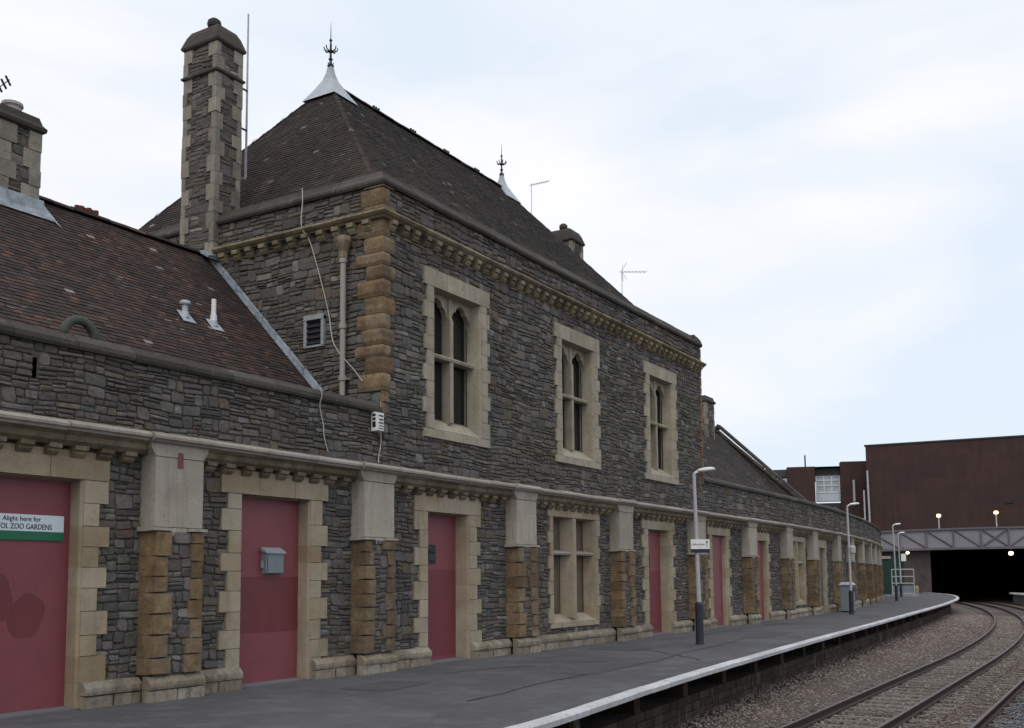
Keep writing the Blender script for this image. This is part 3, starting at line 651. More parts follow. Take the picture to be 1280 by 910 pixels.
# roofs
def tiles(g, P0, uv, sv, S_, xl, xr, gauge=.10, tw=.165, slab=True):
    P0, uv, sv = Vector(P0), Vector(uv).normalized(), Vector(sv).normalized(); nv = uv.cross(sv).normalized()
    if nv.z < 0: nv = -nv
    n = int(S_/gauge); 
    for i in range(n):
        s0, s1 = i*gauge, min((i+1)*gauge+.02, S_); a, b = xl(i*gauge), xr(i*gauge)
        u = a-(tw/2 if i % 2 else 0)
        sag = .012*math.sin(i*.7)+.01*math.sin(i*.23)
        while u < b:
            p, q_ = max(u, a)+.002, min(u+tw, b)-.002
            if q_-p > .01:
                k = .012+U(-.002, .004)
                A = P0+uv*p+sv*(s0+U(-.006, .006)); B = P0+uv*q_+sv*(s0+U(-.006, .006)); C = P0+uv*max(p+.001, min(q_, xr(s1)))+sv*s1; D = P0+uv*min(q_-.001, max(p, xl(s1)))+sv*s1
                off = .004*math.sin(u*1.9+i*.11)+.004*math.sin(u*.7+1)
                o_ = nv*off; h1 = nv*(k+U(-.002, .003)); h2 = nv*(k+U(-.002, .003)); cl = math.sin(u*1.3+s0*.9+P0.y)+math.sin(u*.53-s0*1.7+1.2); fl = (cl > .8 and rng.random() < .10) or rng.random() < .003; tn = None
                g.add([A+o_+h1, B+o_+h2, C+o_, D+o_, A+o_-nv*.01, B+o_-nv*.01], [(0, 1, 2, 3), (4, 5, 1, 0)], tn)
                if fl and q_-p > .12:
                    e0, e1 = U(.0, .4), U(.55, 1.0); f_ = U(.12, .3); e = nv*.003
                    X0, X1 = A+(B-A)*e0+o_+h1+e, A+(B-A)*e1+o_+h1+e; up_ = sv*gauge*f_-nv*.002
                    g.add([X0, X1, X1+up_, X0+up_, X0-nv*.016, X1-nv*.016], [(0, 1, 2, 3), (4, 5, 1, 0)], (.999, U(.1, .9), 0))  # pale strip on the tile's lower edge: a glint of light put in as colour
            u += tw
RZ, RY, EZ, EY = 8.47, 4.62, 4.72, 1.02      # ridge and eaves of the single-storey ranges
sl = Vector((0, RY-EY, RZ-EZ)); SL = sl.length
g = MB(); tiles(g, (4, EY, EZ), (1, 0, 0), sl, SL, lambda s: 0, lambda s: XT-4, .1)
g.quad((4, RY, RZ), (XT, RY, RZ), (XT, RY+3.9, 4.6), (4, RY+3.9, 4.6)); g.quad((4, EY, EZ-.03), (XT, EY, EZ-.03), (XT, RY, RZ-.03), (4, RY, RZ-.03))
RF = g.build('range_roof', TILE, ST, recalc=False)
UG = 47.2
g = MB(); tiles(g, (XE, EY, EZ), (1, 0, 0), sl, SL, lambda s: 0, lambda s: 37-XE, .12, .2)
tiles(g, (37, EY, EZ), Vector(W(UG, EY, 0))-Vector((37, EY, 0)), Vector((-.01, RY-EY, RZ-EZ)), SL, lambda s: 0, lambda s: UG-37+.02, .12, .2)
g.quad((XE, RY, RZ), W(UG, RY, RZ), W(UG, RY+3.9, 4.6), (XE, RY+3.9, 4.6)); g.quad((XE, EY, EZ-.03), W(UG, EY, EZ-.03), W(UG, RY, RZ-.03), (XE, RY, RZ-.03))
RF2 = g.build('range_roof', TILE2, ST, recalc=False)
def ridge(g, a, b, r=.11, ln=.4, crest=None):
    a, b = Vector(a), Vector(b); n = int((b-a).length/ln); d = (b-a)/n
    side = d.cross(Vector((0, 0, 1))).normalized(); up = side.cross(d).normalized()
    for i in range(n):
        p, q_ = a+d*i+d*.01, a+d*(i+.99); V = []
        for c_ in (p, q_):
            dz = U(-.005, .01)
            for k in range(6): t = math.pi*k/5; V.append(c_+side*r*1.15*math.cos(t)+up*(r*math.sin(t)*.8+dz-.03))
        g.add(V, [(k, k+1, 7+k, 6+k) for k in range(5)]+[tuple(range(6)), tuple(range(11, 5, -1))])
        if crest and i % crest == 0:
            for k in range(3): c_ = p+d*(.2+.25*k); g.tube([c_+up*.04, c_+up*.13], .035, 5)
g = MB(); ridge(g, (4, RY, RZ), (XT-.1, RY, RZ)); g.build('ridge_tiles', TILE, ST, RF)
g = MB(); ridge(g, (XE, RY, RZ), W(UG, RY, RZ)); g.build('ridge_tiles', TILE2, ST, RF2)
g = MB()
for x in (11.9, 11.98, 12.06, 12.14, 12.22, 12.3): g.tube([(x, RY, RZ+.03), (x+U(-.02, .02), RY, RZ+U(.10, .15))], .05, 5)
g.build('ridge_crest', TERR, ST, RF)
# gable wall with coping closing the right range roof
g = MB()
def GW(u, d, z): a = W(UG+d, u, z); return a
g.add([GW(y, d, z) for d in (-.0, .35) for y, z in ((.4, 4.6), (RY, 8.6), (RY+4.0, 4.6))], [(0, 1, 2), (5, 4, 3), (0, 3, 4, 1), (1, 4, 5, 2)])
g.build('gable_wall', MORT, ST)
g = MB()
for (y0, z0, y1, z1) in ((.55, 4.85, RY, 8.72), (RY+3.9, 4.85, RY, 8.72)):
    for k in range(6):
        a, b = k/6+.003, (k+1)/6-.003
        p = [(y0+(y1-y0)*t, z0+(z1-z0)*t) for t in (a, b)]
        g.hexa([GW(p[0][0], -.10, p[0][1]), GW(p[1][0], -.10, p[1][1]), GW(p[1][0], .45, p[1][1]), GW(p[0][0], .45, p[0][1]), GW(p[0][0], -.08, p[0][1]+.17), GW(p[1][0], -.08, p[1][1]+.17), GW(p[1][0], .43, p[1][1]+.17), GW(p[0][0], .43, p[0][1]+.17)])
g.build('gable_coping', COP, ST)
g = MB()
for k in range(7):
    t0, t1 = k/7+.01, (k+1)/7; y = lambda t: .75+(RY-.75)*t; z = lambda t: 4.95+(RZ-4.95)*t
    g.hexa([GW(y(t0), -.16, z(t0)+.0), GW(y(t1), -.16, z(t1)+.0), GW(y(t1), -.09, z(t1)+.0), GW(y(t0), -.09, z(t0)+.0), GW(y(t0), -.13, z(t0)+.12), GW(y(t1), -.13, z(t1)+.12), GW(y(t1), -.09, z(t1)+.16), GW(y(t0), -.09, z(t0)+.16)])
g.build('flashing', COP, ST, RF2)
# tower roof
TZ, TX0, TX1 = 13.85, 18.85, 26.95; EX0, EX1, EYf, EYb, TE = XT+.42, XE-1.5, .42, WD-.25, 9.22; TY = (EYf+EYb)/2
def hip(g, A, B, apL, apR, gauge=.1):
    A, B, apL, apR = map(Vector, (A, B, apL, apR)); uv = (B-A).normalized(); 
    pr_ = (apL-A); sL = pr_-uv*pr_.dot(uv); S_ = sL.length; l0, r0 = (apL-A).dot(uv), (apR-A).dot(uv); Lw = (B-A).length
    tiles(g, A, uv, sL, S_, lambda s: l0*s/S_, lambda s: Lw+(r0-Lw)*s/S_, gauge)
    g.add([A-Vector((0, 0, .03)), B-Vector((0, 0, .03)), apR-Vector((0, 0, .03)), apL-Vector((0, 0, .03))], [(0, 1, 2, 3)])
aL, aR = (TX0, TY, TZ), (TX1, TY, TZ)
g = MB()
hip(g, (EX0, EYf, TE), (EX1, EYf, TE), aL, aR)
hip(g, (EX0, EYb, TE), (EX0, EYf, TE), aL, tuple(Vector(aL)+Vector((0, -.001, 0))))
hip(g, (EX1, EYf, TE), (EX1, EYb, TE), aR, tuple(Vector(aR)+Vector((0, .001, 0))), .1)
hip(g, (EX1, EYb, TE), (EX0, EYb, TE), aR, aL, .2)
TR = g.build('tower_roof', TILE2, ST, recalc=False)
g = MB(); ridge(g, aL, aR, .10, .4, 4)
for a, b in (((EX0, EYf, TE), aL), ((EX0, EYb, TE), aL), ((EX1, EYf, TE), aR), ((EX1, EYb, TE), aR)): ridge(g, a, b, .05, .12)
g.build('ridge_tiles', TILE2, ST, TR)
def finial(c, lab, s=1.0):
    x, y, z = c
    g = MB(); V = []; n = 8
    L0 = [(.52, -.50), (.30, -.17), (.15, .08), (.085, .28), (.055, .46)]
    for (r, h) in L0:
        for (sx, sy) in ((-1, -1), (1, -1), (1, 1), (-1, 1)): V.append((x+sx*r*s*.86, y+sy*r*s*.98, z+h*s))
    fs = []
    for i in range(4):
        for k in range(4): fs.append((i*4+k, i*4+(k+1) % 4, (i+1)*4+(k+1) % 4, (i+1)*4+k))
    g.add(V, fs+[(19, 18, 17, 16)]); fo = g.build('finial', LEADL, ST); fo['label'] = lab
    g = MB(); b = z+.44*s
    g.lathe((x, y, b), [(.07*s, 0), (.09*s, .03*s), (.04*s, .07*s), (.03*s, .16*s), (.06*s, .2*s), (.03*s, .24*s), (.025*s, .36*s), (.075*s, .40*s), (.03*s, .45*s), (.02*s, .66*s), (.045*s, .69*s), (.012*s, .74*s), (.004, 1.15*s)], 8)
    for k in range(8):
        t = k*math.pi/4; g.tube([(x+.04*math.cos(t)*s, y+.04*math.sin(t)*s, b+.40*s), (x+.15*math.cos(t)*s, y+.15*math.sin(t)*s, b+.42*s), (x+.17*math.cos(t)*s, y+.17*math.sin(t)*s, b+.50*s)], .016*s, 5)
        if k % 2 == 0: g.tube([(x+.05*math.cos(t)*s, y+.05*math.sin(t)*s, b-.02*s), (x+.09*math.cos(t)*s, y+.09*math.sin(t)*s, b+.08*s)], .014*s, 5)
    g.build('finial_ironwork', IRON, ST, fo)
finial((TX0, TY, TZ), 'pale lead finial with iron spike on the near end of the tower roof')
finial((TX1, TY, TZ), 'iron spiked finial on the far end of the tower roof', .92)
# chimneys
WQ = mat('weathered_quoin', (.2, .18, .15), .9, .2, tone=[(0, (.20, .182, .15)), (.5, (.25, .228, .19)), (1, (.29, .268, .225))], noise=[(2, (.11, .10, .085), .45, .7, .7), (9, (.08, .07, .06), .52, .75, .6)], bump=.005, bscale=30)
def chimney(x0, x1, y0, y1, z0, z1, cap, lab, band=None, qm=None, qw=(.22, .11)):
    qm = qm or WQ
    faces = [(lambda u, d, z: (u, y0-d, z), x0, x1), (lambda u, d, z: (x0-d, u, z), y0, y1), (lambda u, d, z: (x1+d, u, z), y0, y1), (lambda u, d, z: (u, y1+d, z), x0, x1)]
    g = MB(); g.box(x0, x1, y0, y1, z0, z1, (0, 0, 0)); ch = g.build('chimney', MORT, ST); ch['label'] = lab
    s_, q = MB(), MB()
    for mp, a, b in faces: rubble(s_, mp, a+.02, b-.02, z0, z1-.02, (), .22, .34)
    z = z0; k = 0
    while z < z1-.02:
        h = min(U(.26, .36), z1-z); h = z1-z if z1-z-h < .1 else h
        for ci, (cx, cy, sx, sy) in enumerate(((x0, y0, 1, 1), (x1, y0, -1, 1), (x0, y1, 1, -1), (x1, y1, -1, -1))):
            la, lb = (qw, qw[::-1])[(k+ci) % 2]; la *= U(.85, 1.1); lb *= U(.85, 1.1); o_ = U(.035, .05)
            xa, xb = sorted((cx-sx*o_, cx+sx*la)); ya, yb = sorted((cy-sy*o_, cy+sy*lb))
            P = []
            for zz, e in ((z+.004, .008), (z+h-.004, .008)):
                P += [(xa+e, ya+e, zz), (xb-e, ya+e, zz), (xb-e, yb-e, zz), (xa+e, yb-e, zz)]
            q.hexa(P)
        z += h; k += 1
    s_.build('chimney_stonework', RUB, ST, ch); q.build('chimney_quoins', qm, ST, ch)
    c = MB(); cx, cy, hx, hy = (x0+x1)/2, (y0+y1)/2, (x1-x0)/2, (y1-y0)/2
    def rings(L_):
        V = []; fs = []
        for (o_, z) in L_:
            V += [(cx-hx-o_, cy-hy-o_, z), (cx+hx+o_, cy-hy-o_, z), (cx+hx+o_, cy+hy+o_, z), (cx-hx-o_, cy+hy+o_, z)]
        for i in range(len(L_)-1):
            for k in range(4): fs.append((i*4+k, i*4+(k+1) % 4, (i+1)*4+(k+1) % 4, (i+1)*4+k))
        c.add(V, fs+[(0, 1, 2, 3), tuple(range(len(V)-1, len(V)-5, -1))])
    if cap == 'dome':
        rings([(.03, z1-.03), (.075, z1+.0), (.09, z1+.04), (.055, z1+.14), (.0, z1+.30), (-.07, z1+.43), (-.17, z1+.50), (-min(hx, hy)*.86, z1+.54)])
        c.lathe((cx, cy, z1+.50), [(.10, 0), (.09, .05), (.14, .09), (.155, .15), (.14, .22), (.08, .27), (.01, .29)], 12)
    else:
        rings([(.03, z1-.04), (.09, z1), (.10, z1+.06), (.04, z1+.13), (.0, z1+.26), (-.04, z1+.28)])
    if band:
        zb = band; rings([(.03, zb), (.075, zb+.03), (.08, zb+.07), (.02, zb+.12)])
    c.build('chimney_cap', COP, ST, ch)
    return ch
chimney(14.98, 15.66, 4.38, 5.32, 8.1, 13.15, 'dome', 'tall rubble chimney with domed cap and ball at the tower side', 12.45)
chimney(10.10, 10.82, 4.25, 5.25, 7.9, 9.50, 'flat', 'short chimney with a clay pot at the left edge of the roof', qw=(.34, .20))
chimney(31.2, 32.0, 4.36, 5.4, 8.1, 13.35, 'dome', 'domed chimney rising behind the far end of the tower roof', 12.5)
ch4 = chimney(43.6, 44.55, 4.2, 5.2, 7.8, 9.45, 'flat', 'low flat capped chimney on the far range roof')
g = MB(); g.lathe((10.60, 4.72, 9.74), [(.15, 0), (.19, .03), (.155, .06), (.155, .24), (.185, .27), (.18, .32), (.14, .33)], 14); g.lathe((10.60, 4.72, 9.66), [(.13, 0), (.14, .2)], 10); g.build('chimney_pot', POTM, ST)
# lead aprons at chimney feet, and the stepped flashing on the tower side
def slopeP(x, y, o_=0): t = (y-EY)/(RY-EY); n = Vector((0, -(RZ-EZ), RY-EY)).normalized(); return Vector((x, EY+(RY-EY)*t, EZ+(RZ-EZ)*t))+n*o_
g = MB()
for (x0, x1, yf) in ((10.02, 10.9, 4.25),):
    P = [slopeP(x0-.1, yf-.17, .03), slopeP(x1+.14, yf-.17, .03), slopeP(x1+.05, yf-.02, .05)+Vector((0, 0, 0)), slopeP(x0, yf-.02, .05)]
    g.add(P+[(x1+.04, yf-.03, P[2].z+.2), (x0-.04, yf-.03, P[2].z+.2)], [(0, 1, 2, 3), (3, 2, 4, 5)])
    g.add([slopeP(x1+.05, yf, .04), slopeP(x1+.22, yf-.3, .03), (x1+.2, RY, RZ+.02), (x1+.03, RY, RZ+.16)], [(0, 1, 2, 3)])
g.build('chimney_flashing', LEAD, ST, RF)
g = MB(); n = 9
for k in range(n):
    ya, yb = 1.15+(4.5-1.15)*k/n, 1.15+(4.5-1.15)*(k+1)/n-.015
    a, b = slopeP(0, ya), slopeP(0, yb)
    g.hexa([(XT-.02, ya, a.z-.02), (XT-.02, yb, b.z-.02), (XT-.02, yb, b.z+.17), (XT-.02, ya, a.z+.17), (XT-.065, ya, a.z+.0), (XT-.065, yb, b.z+.0), (XT-.06, yb, b.z+.14), (XT-.06, ya, a.z+.14)])
    a, b = slopeP(XT-.06, ya, .03), slopeP(XT-.06, yb, .03); c_, d_ = slopeP(XT-.15, yb, .028), slopeP(XT-.15, ya, .028); g.quad(a, b, c_, d_)
g.build('side_flashing', LEAD, ST, RF)
g = MB(); g.hexa([(14.75, 4.28, 8.32), (15.06, 4.28, 8.32), (15.06, 4.60, 8.50), (14.75, 4.60, 8.50), (14.75, 4.25, 8.36), (15.03, 4.25, 8.42), (15.03, 4.62, 8.60), (14.75, 4.62, 8.54)]); g.build('ridge_saddle', LEAD, ST, RF)
# roof vent pipes
def vent(px_x, y, h, cowl, lab):
    p = slopeP(px_x, y); g = MB()
    if cowl: g.tube([p-Vector((0, 0, .05)), p+Vector((0, 0, h))], .055, 12); g.lathe(p+Vector((0, 0, h-.03)), [(.09, 0), (.10, .02), (.09, .07), (.04, .08)], 12)
    else: g.tube([p-Vector((0, 0, .05)), p+Vector((0, 0, h))], .045, 12); g.lathe(p+Vector((0, 0, .05)), [(.062, 0), (.062, .15), (.045, .16)], 12)
    v = g.build('vent_pipe', WHITE if not cowl else LEADL, ST); v['label'] = lab
    g = MB(); a = [slopeP(px_x-.15, y-.12, .03), slopeP(px_x+.15, y-.12, .03), slopeP(px_x+.13, y+.10, .035), slopeP(px_x-.13, y+.10, .035)]; g.quad(*a); g.lathe(p-Vector((0, 0, .02)), [(.09, 0), (.07, .10), (.05, .12)], 12)
    g.build('vent_flashing', LEADL, ST, v)
vent(12.72, 2.62, .26, True, 'short capped grey vent pipe on the brown tiled roof')
vent(13.38, 2.60, .50, False, 'tall white vent pipe on the brown tiled roof')
# mossy arched stone behind the parapet
g = MB(); cx, cy, cz = 9.05, .55, 5.0
g.tube([(cx+.26*math.cos(t), cy, cz+.0+.27*math.sin(t)) for t in [math.pi*k/10 for k in range(11)]], [.065]*11, 8)
g.build('mossy_arch', MOSS, ST, smooth=True)
# downpipe with stone corbel hopper on the tower side wall
g = MB(); y = .84; g.tube([(XT-.14, y, 4.9), (XT-.14, y, 7.72)], .055, 12)
for z in (5.4, 6.4, 7.68): g.tube([(XT-.14, y, z), (XT-.14, y, z+.09)], .075, 12)
g.box(XT-.13, XT, y-.09, y+.09, 5.42, 5.46); dp = g.build('downpipe', mat('cream_pipe_paint', (.30, .285, .25), .6, .4, noise=[(6, (.22, .2, .17), .5, .7, .5)]), ST, smooth=False)
g = MB(); g.lathe((XT-.14, y, 7.74), [(.07, 0), (.09, .05), (.09, .15), (.13, .26), (.17, .36), (.17, .44)], 8); g.build('pipe_hopper', CORN, ST, dp)
# louvre vent in the side wall
g = MB()
for (a, b, c_, d_) in ((1.38, 1.45, 6.18, 6.76), (1.82, 1.89, 6.18, 6.76)): g.box(a, b, 0, .07, c_, d_, None, SW)
g.box(1.38, 1.89, 0, .08, 6.70, 6.80, None, SW); g.box(1.38, 1.89, 0, .06, 6.16, 6.20, None, SW); lv = g.build('wall_vent', STEELG, ST)
g = MB(); g.box(1.4, 1.88, .01, .03, 6.15, 6.8, None, SW)
for k in range(5): g.prof(SW, 1.41, 1.87, [(.02, 6.25+k*.11), (.06, 6.22+k*.11), (.065, 6.23+k*.11), (.03, 6.28+k*.11)])
g.build('vent_louvre', BLK, ST, lv)
# red mark left on the first pilaster
g = MB(); g.block(FW(-.05), 10.30, 10.40, 3.28, 3.50, 0, .012, .004); g.build('red_plate', mat('faded_red_plate', (.17, .07, .065), .8), ST)
# ------------------------------------------------------------------ things fixed to the building
def ftext(body, size, origin, ux, uz, mtl, root, name='lettering', depth=.002, align='LEFT', parent=None, xs=1.0, width=None):
    cu = bpy.data.curves.new(name, 'FONT'); cu.body = body; cu.size = size; cu.extrude = depth; cu.align_x = align
    to = bpy.data.objects.new(name, cu); COL.objects.link(to); dg = bpy.context.evaluated_depsgraph_get()
    me = bpy.data.meshes.new_from_object(to.evaluated_get(dg)); bpy.data.objects.remove(to)
    ux, uz = Vector(ux), Vector(uz); nn = ux.cross(uz); off = Vector(origin)-Vector(root.location)
    if width: xs = width/max(v.co.x for v in me.vertices)
    for v in me.vertices: v.co = off+ux*v.co.x*xs+uz*v.co.y+nn*v.co.z
    me.materials.clear(); me.materials.append(mtl); o = bpy.data.objects.new(name, me); COL.objects.link(o); o.parent = parent or root; return o
# zoo sign on door 1
yd = .25+.187
SG = thing('information_sign', (7.9, yd, 2.4), 'white and green board reading Alight here for BRISTOL ZOO GARDENS on the leftmost red door', 'sign')
g = MB(); g.box(7.0, 8.81, yd-.022, yd+.003, 2.315, 2.53); g.build('sign_panel', SIGNW, SG)
g = MB(); g.box(7.0, 8.81, yd-.022, yd+.003, 2.20, 2.313); g.build('sign_band', GRN, SG)
INK = mat('dark_lettering', (.012, .012, .03), .6)
ftext('Alight here for', .088, (7.93, yd-.024, 2.445), (1, 0, 0), (0, 0, 1), INK, SG, width=.54)
ftext('BRISTOL ZOO GARDENS', .098, (7.70, yd-.024, 2.343), (1, 0, 0), (0, 0, 1), INK, SG, width=.93)
# box on door 2
MBX = thing('metal_box', (12.7, yd, 2.0), 'blue grey metal box with a small lid fixed to the second red door', 'metal box')
g = MB(); yb = yd-.0
g.hexa([(12.50, yb, 1.76), (12.92, yb, 1.76), (12.92, yb, 2.15), (12.50, yb, 2.15), (12.51, yb-.10, 1.78), (12.91, yb-.10, 1.78), (12.91, yb-.10, 2.11), (12.51, yb-.10, 2.11)]); g.build('box_body', MBOX, MBX)
g = MB(); g.hexa([(12.48, yb, 2.14), (12.94, yb, 2.14), (12.94, yb, 2.20), (12.48, yb, 2.20), (12.48, yb-.125, 2.10), (12.94, yb-.125, 2.10), (12.94, yb-.125, 2.125), (12.48, yb-.125, 2.125)]); g.build('lid', STEELG, MBX)
g = MB(); g.box(12.535, 12.545, yb-.104, yb-.098, 1.80, 2.09); g.build('door_seam', BLK, MBX)
g = MB(); g.box(12.47, 12.50, yb-.05, yb-.01, 1.86, 1.98); g.build('hinge', STEELG, MBX)
# alarm box at the tower corner
AB = thing('alarm_box', (14.86, -.04, 4.25), 'small white alarm box with black markings below the near corner of the tower', 'alarm box')
g = MB(); g.block(FR, 14.76, 14.97, 4.35, 4.70, .02, .15, .012); g.build('case', WHITE, AB)
g = MB()
for k, (a, b) in enumerate(((4.62, 4.645), (4.55, 4.575), (4.49, 4.515), (4.44, 4.455), (4.39, 4.405))): g.box(14.81+.01*(k % 2), 14.94, -.156, -.151, a, b)
for (a, b) in ((4.62, 4.66), (4.55, 4.59), (4.42, 4.52)): g.box(14.752, 14.757, -.12, -.05, a, b)
g.build('marking', BLK, AB)
def gx(px, py, X):   # only used to lay out cables on the side wall
    pass
g = MB(); pts = [(XT-.12, 1.92, 9.38), (XT-.13, 1.90, 9.1), (XT-.19, 1.86, 8.56), (XT-.09, 1.70, 8.2), (XT-.05, 1.30, 6.9), (XT-.22, .98, 6.1), (XT-.07, .62, 5.6), (XT-.08, .40, 5.35)]
def smooth(pts, n=5):
    P = [Vector(p) for p in pts]; out_ = []
    for i in range(len(P)-1):
        a, b, c_, d_ = P[max(i-1, 0)], P[i], P[i+1], P[min(i+2, len(P)-1)]
        for k in range(n):
            t = k/n; out_.append(.5*((2*b)+(c_-a)*t+(2*a-5*b+4*c_-d_)*t*t+(3*b-a-3*c_+d_)*t**3))
    return out_+[P[-1]]
g.tube(smooth(pts), .011, 6); tag(g.build('cable', CABLE), 'pale cable running diagonally down the tower side wall past the downpipe', 'cable', 'pale cables')
g = MB(); g.tube(smooth([(13.25, -.10, 4.93), (13.30, -.12, 4.8), (13.33, -.05, 4.6), (13.42, -.05, 4.3), (13.45, -.05, 4.08), (13.55, -.05, 3.85)]), .010, 6); tag(g.build('cable', CABLE), 'pale cable hanging down the grey parapet below the lead flashing', 'cable', 'pale cables')
g = MB(); g.tube(smooth([(14.97, -.06, 4.9), (15.0, -.06, 4.7), (14.98, -.06, 4.4), (14.99, -.06, 4.15), (14.93, -.06, 3.9), (14.90, -.08, 3.77)]), .010, 6); tag(g.build('cable', CABLE), 'pale cable dropping from the alarm box to the pilaster', 'cable', 'pale cables')
# aerials
def aerial(c, h, arm, lab, fan=False, rod=.010):
    c = Vector(c); r = thing('tv_aerial', c, lab, 'aerial', 'rooftop aerials')
    g = MB(); g.tube([c, c+Vector((0, 0, h))], rod, 6); g.build('mast', STEELG, r)
    g = MB(); t = c+Vector((0, 0, h-.05)); arm = Vector(arm); g.tube([t-arm*.12, t+arm], rod*.8, 6)
    sd_ = arm.cross(Vector((0, 0, 1))).normalized(); n = 7
    for k in range(n):
        p = t+arm*(.1+.85*k/(n-1)); g.tube([p-sd_*.14, p+sd_*.14], .006, 5)
    if fan:
        for s_ in (-1, 1): g.tube([t, t+Vector((0, 0, s_*.28))-arm*.0+sd_*.12*s_+arm*.12], .008, 5); g.tube([t, t+Vector((0, 0, s_*.28))-sd_*.12*s_+arm*.12], .008, 5)
    g.build('antenna', STEELG, r); return r
aerial((29.0, TY+.1, 12.6), 2.1, (.55, -.36, .24), 'small tilted television aerial on the tower roof ridge left of the domed chimney')
aerial((30.6, 2.2, 9.4), 2.35, (.75, -.56, .10), 'television aerial with fanned reflector above the far end of the tower parapet', True)
r = thing('tv_aerial', (10.1, 4.8, 9.9), 'dark yagi aerial beside the clay pot on the left chimney', 'aerial', 'rooftop aerials')
g = MB(); a = Vector((10.02, 4.7, 9.55)); g.tube([a, a+Vector((0, 0, .35))], .02, 6); g.build('mast', IRON, r)
g = MB(); t = a+Vector((0, 0, .33)); arm = Vector((.42, -.12, .52)); g.tube([t-arm*.4, t+arm], .009, 6)
for k in range(9): p = t+arm*(-.3+1.25*k/8); sdv = Vector((.07, .035, -.05)); g.tube([p-sdv, p+sdv], .02, 5)
g.build('antenna', IRON, r)
# mast behind the tall chimney
g = MB(); g.tube([(16.67, 5.2, 10.5), (16.67, 5.2, 14.8)], .028, 8, r2=.02); PM = g.build('radio_mast', POLE); tag(PM, 'tall thin grey mast standing beside the tall domed chimney', 'mast')
for z in (12.9, 11.95):
    g = MB(); g.box(15.7, 16.67, 5.17, 5.20, z, z+.035); b_ = g.build('bracket', IRON); b_.parent = PM
# ------------------------------------------------------------------ shed beyond the end of the wing
SH = thing('shed', W(88, 3, 0), 'grey roofed lean-to shed continuing beyond the curved end of the station', 'shed')
g = MB()
for a, b in zip(frange(83.1, 98, 3), frange(83.1, 98, 3)[1:]): g.add([W(a, .1, 5.0), W(b, .1, 5.0), W(b, 3.2, 7.15), W(a, 3.2, 7.15), W(a, 8, 4.7), W(b, 8, 4.7)], [(0, 1, 2, 3), (3, 2, 5, 4)])
g.build('shed_roof', SLATE, SH)
g = MB(); g.add([W(98, .2, 0), W(98, .2, 5), W(98, 3.2, 7.1), W(98, 8, 4.7), W(98, 8, 0)], [(0, 1, 2, 3, 4)]); g.add([W(83.1, .2, 0), W(83.1, .2, 5), W(83.1, 3.2, 7.1), W(83.1, 8, 4.7), W(83.1, 8, 0)], [(0, 1, 2, 3, 4)])
for a, b in zip(frange(83.1, 98, 3), frange(83.1, 98, 3)[1:]): g.quad(W(a, .2, 0), W(b, .2, 0), W(b, .2, 5.03), W(a, .2, 5.03)); g.quad(W(a, 8, 0), W(b, 8, 0), W(b, 8, 4.7), W(a, 8, 4.7))
g._build('shed_wall', MORT, SH)
g = MB(); q_ = Vector(W(95, .9, 5.2)); g.tube([q_, q_+Vector((0, 0, 1.3))], .14, 10); g.lathe(q_+Vector((0, 0, 1.25)), [(.2, 0), (.2, .2), (.1, .25)], 10); g.build('flue', WHITE, SH)
# ------------------------------------------------------------------ platform furniture
def lamp_post(x, y, h, lab, tilt=0):
    r = thing('lamp_post', (x, y, 0), lab, 'lamp post', 'platform lamp posts')
    g = MB(); g.lathe((x, y, 0), [(.105, 0), (.11, .02), (.10, .06), (.10, .98), (.085, 1.02), (.06, 1.04)], 14); g.build('base_sleeve', NAVY, r)
    g = MB(); g.tube([(x, y, 1.0), (x+tilt*.5, y, h*.6), (x+tilt, y, h-.12), (x+tilt, y, h-.02)], [.058, .05, .042, .04], 10); g.build('pole', POLE, r)
    g = MB(); a = Vector((x+tilt, y, h-.04)); d = Vector((.515, -.857, 0))
    g.tube([a, a+Vector((0, 0, .05))+d*.05, a+Vector((0, 0, .09))+d*.16], .035, 8); 
    p0 = a+Vector((0, 0, .08))+d*.08
    side = Vector((-d.y, d.x, 0)); V = []; sec = [(0, .05, .03), (.06, .09, .06), (.22, .12, .075), (.38, .11, .065), (.45, .06, .03)]
    for (t, w_, hh) in sec:
        for k in range(8): an = 2*math.pi*k/8; V.append(p0+d*t+Vector((0, 0, t*.10))+side*w_*math.cos(an)+Vector((0, 0, hh*math.sin(an)*(1 if math.sin(an) > 0 else .55))))
    fs = [(i*8+k, i*8+(k+1) % 8, (i+1)*8+(k+1) % 8, (i+1)*8+k) for i in range(4) for k in range(8)]+[tuple(range(8)), tuple(range(39, 31, -1))]
    g.add(V, fs); g.build('lamp_head', WHITE, r, smooth=True)
    return r
LP1 = lamp_post(24.84, -2.38, 4.28, 'nearest grey lamp post with dark base, carrying a white station sign', -.12)
lamp_post(46.55, -1.10, 4.72, 'tall grey lamp post with dark base standing beside the grey cabinet', -.1)
lamp_post(72.65, 1.97, 5.0, 'grey lamp post with dark base standing left of the white rail frame', -.25)
lamp_post(86.0, 4.15, 4.95, 'farthest grey lamp post, in front of the white rail frame', -.22)
SN = thing('station_sign', (24.8, -2.45, 2.5), 'white station name sign with navy lower band on the nearest lamp post', 'sign')
sx, sy = 24.80, -2.46
ux = Vector((.60, -.80, 0)).normalized(); nz_ = Vector((-.80, -.60, 0))
def SP(u, d, z): q_ = Vector((sx, sy, 0))+ux*u+nz_*d; return (q_.x, q_.y, z)
g = MB(); g.box(-.24, .24, 0, .03, 2.36, 2.60, None, SP); g.build('sign_panel', WHITE, SN)
g = MB(); g.box(-.24, .24, 0, .032, 2.27, 2.357, None, SP); g.build('sign_band', NAV2, SN)
ftext('Clifton Down', .062, SP(-.22, .033, 2.455), ux, (0, 0, 1), INK, SN, width=.33)
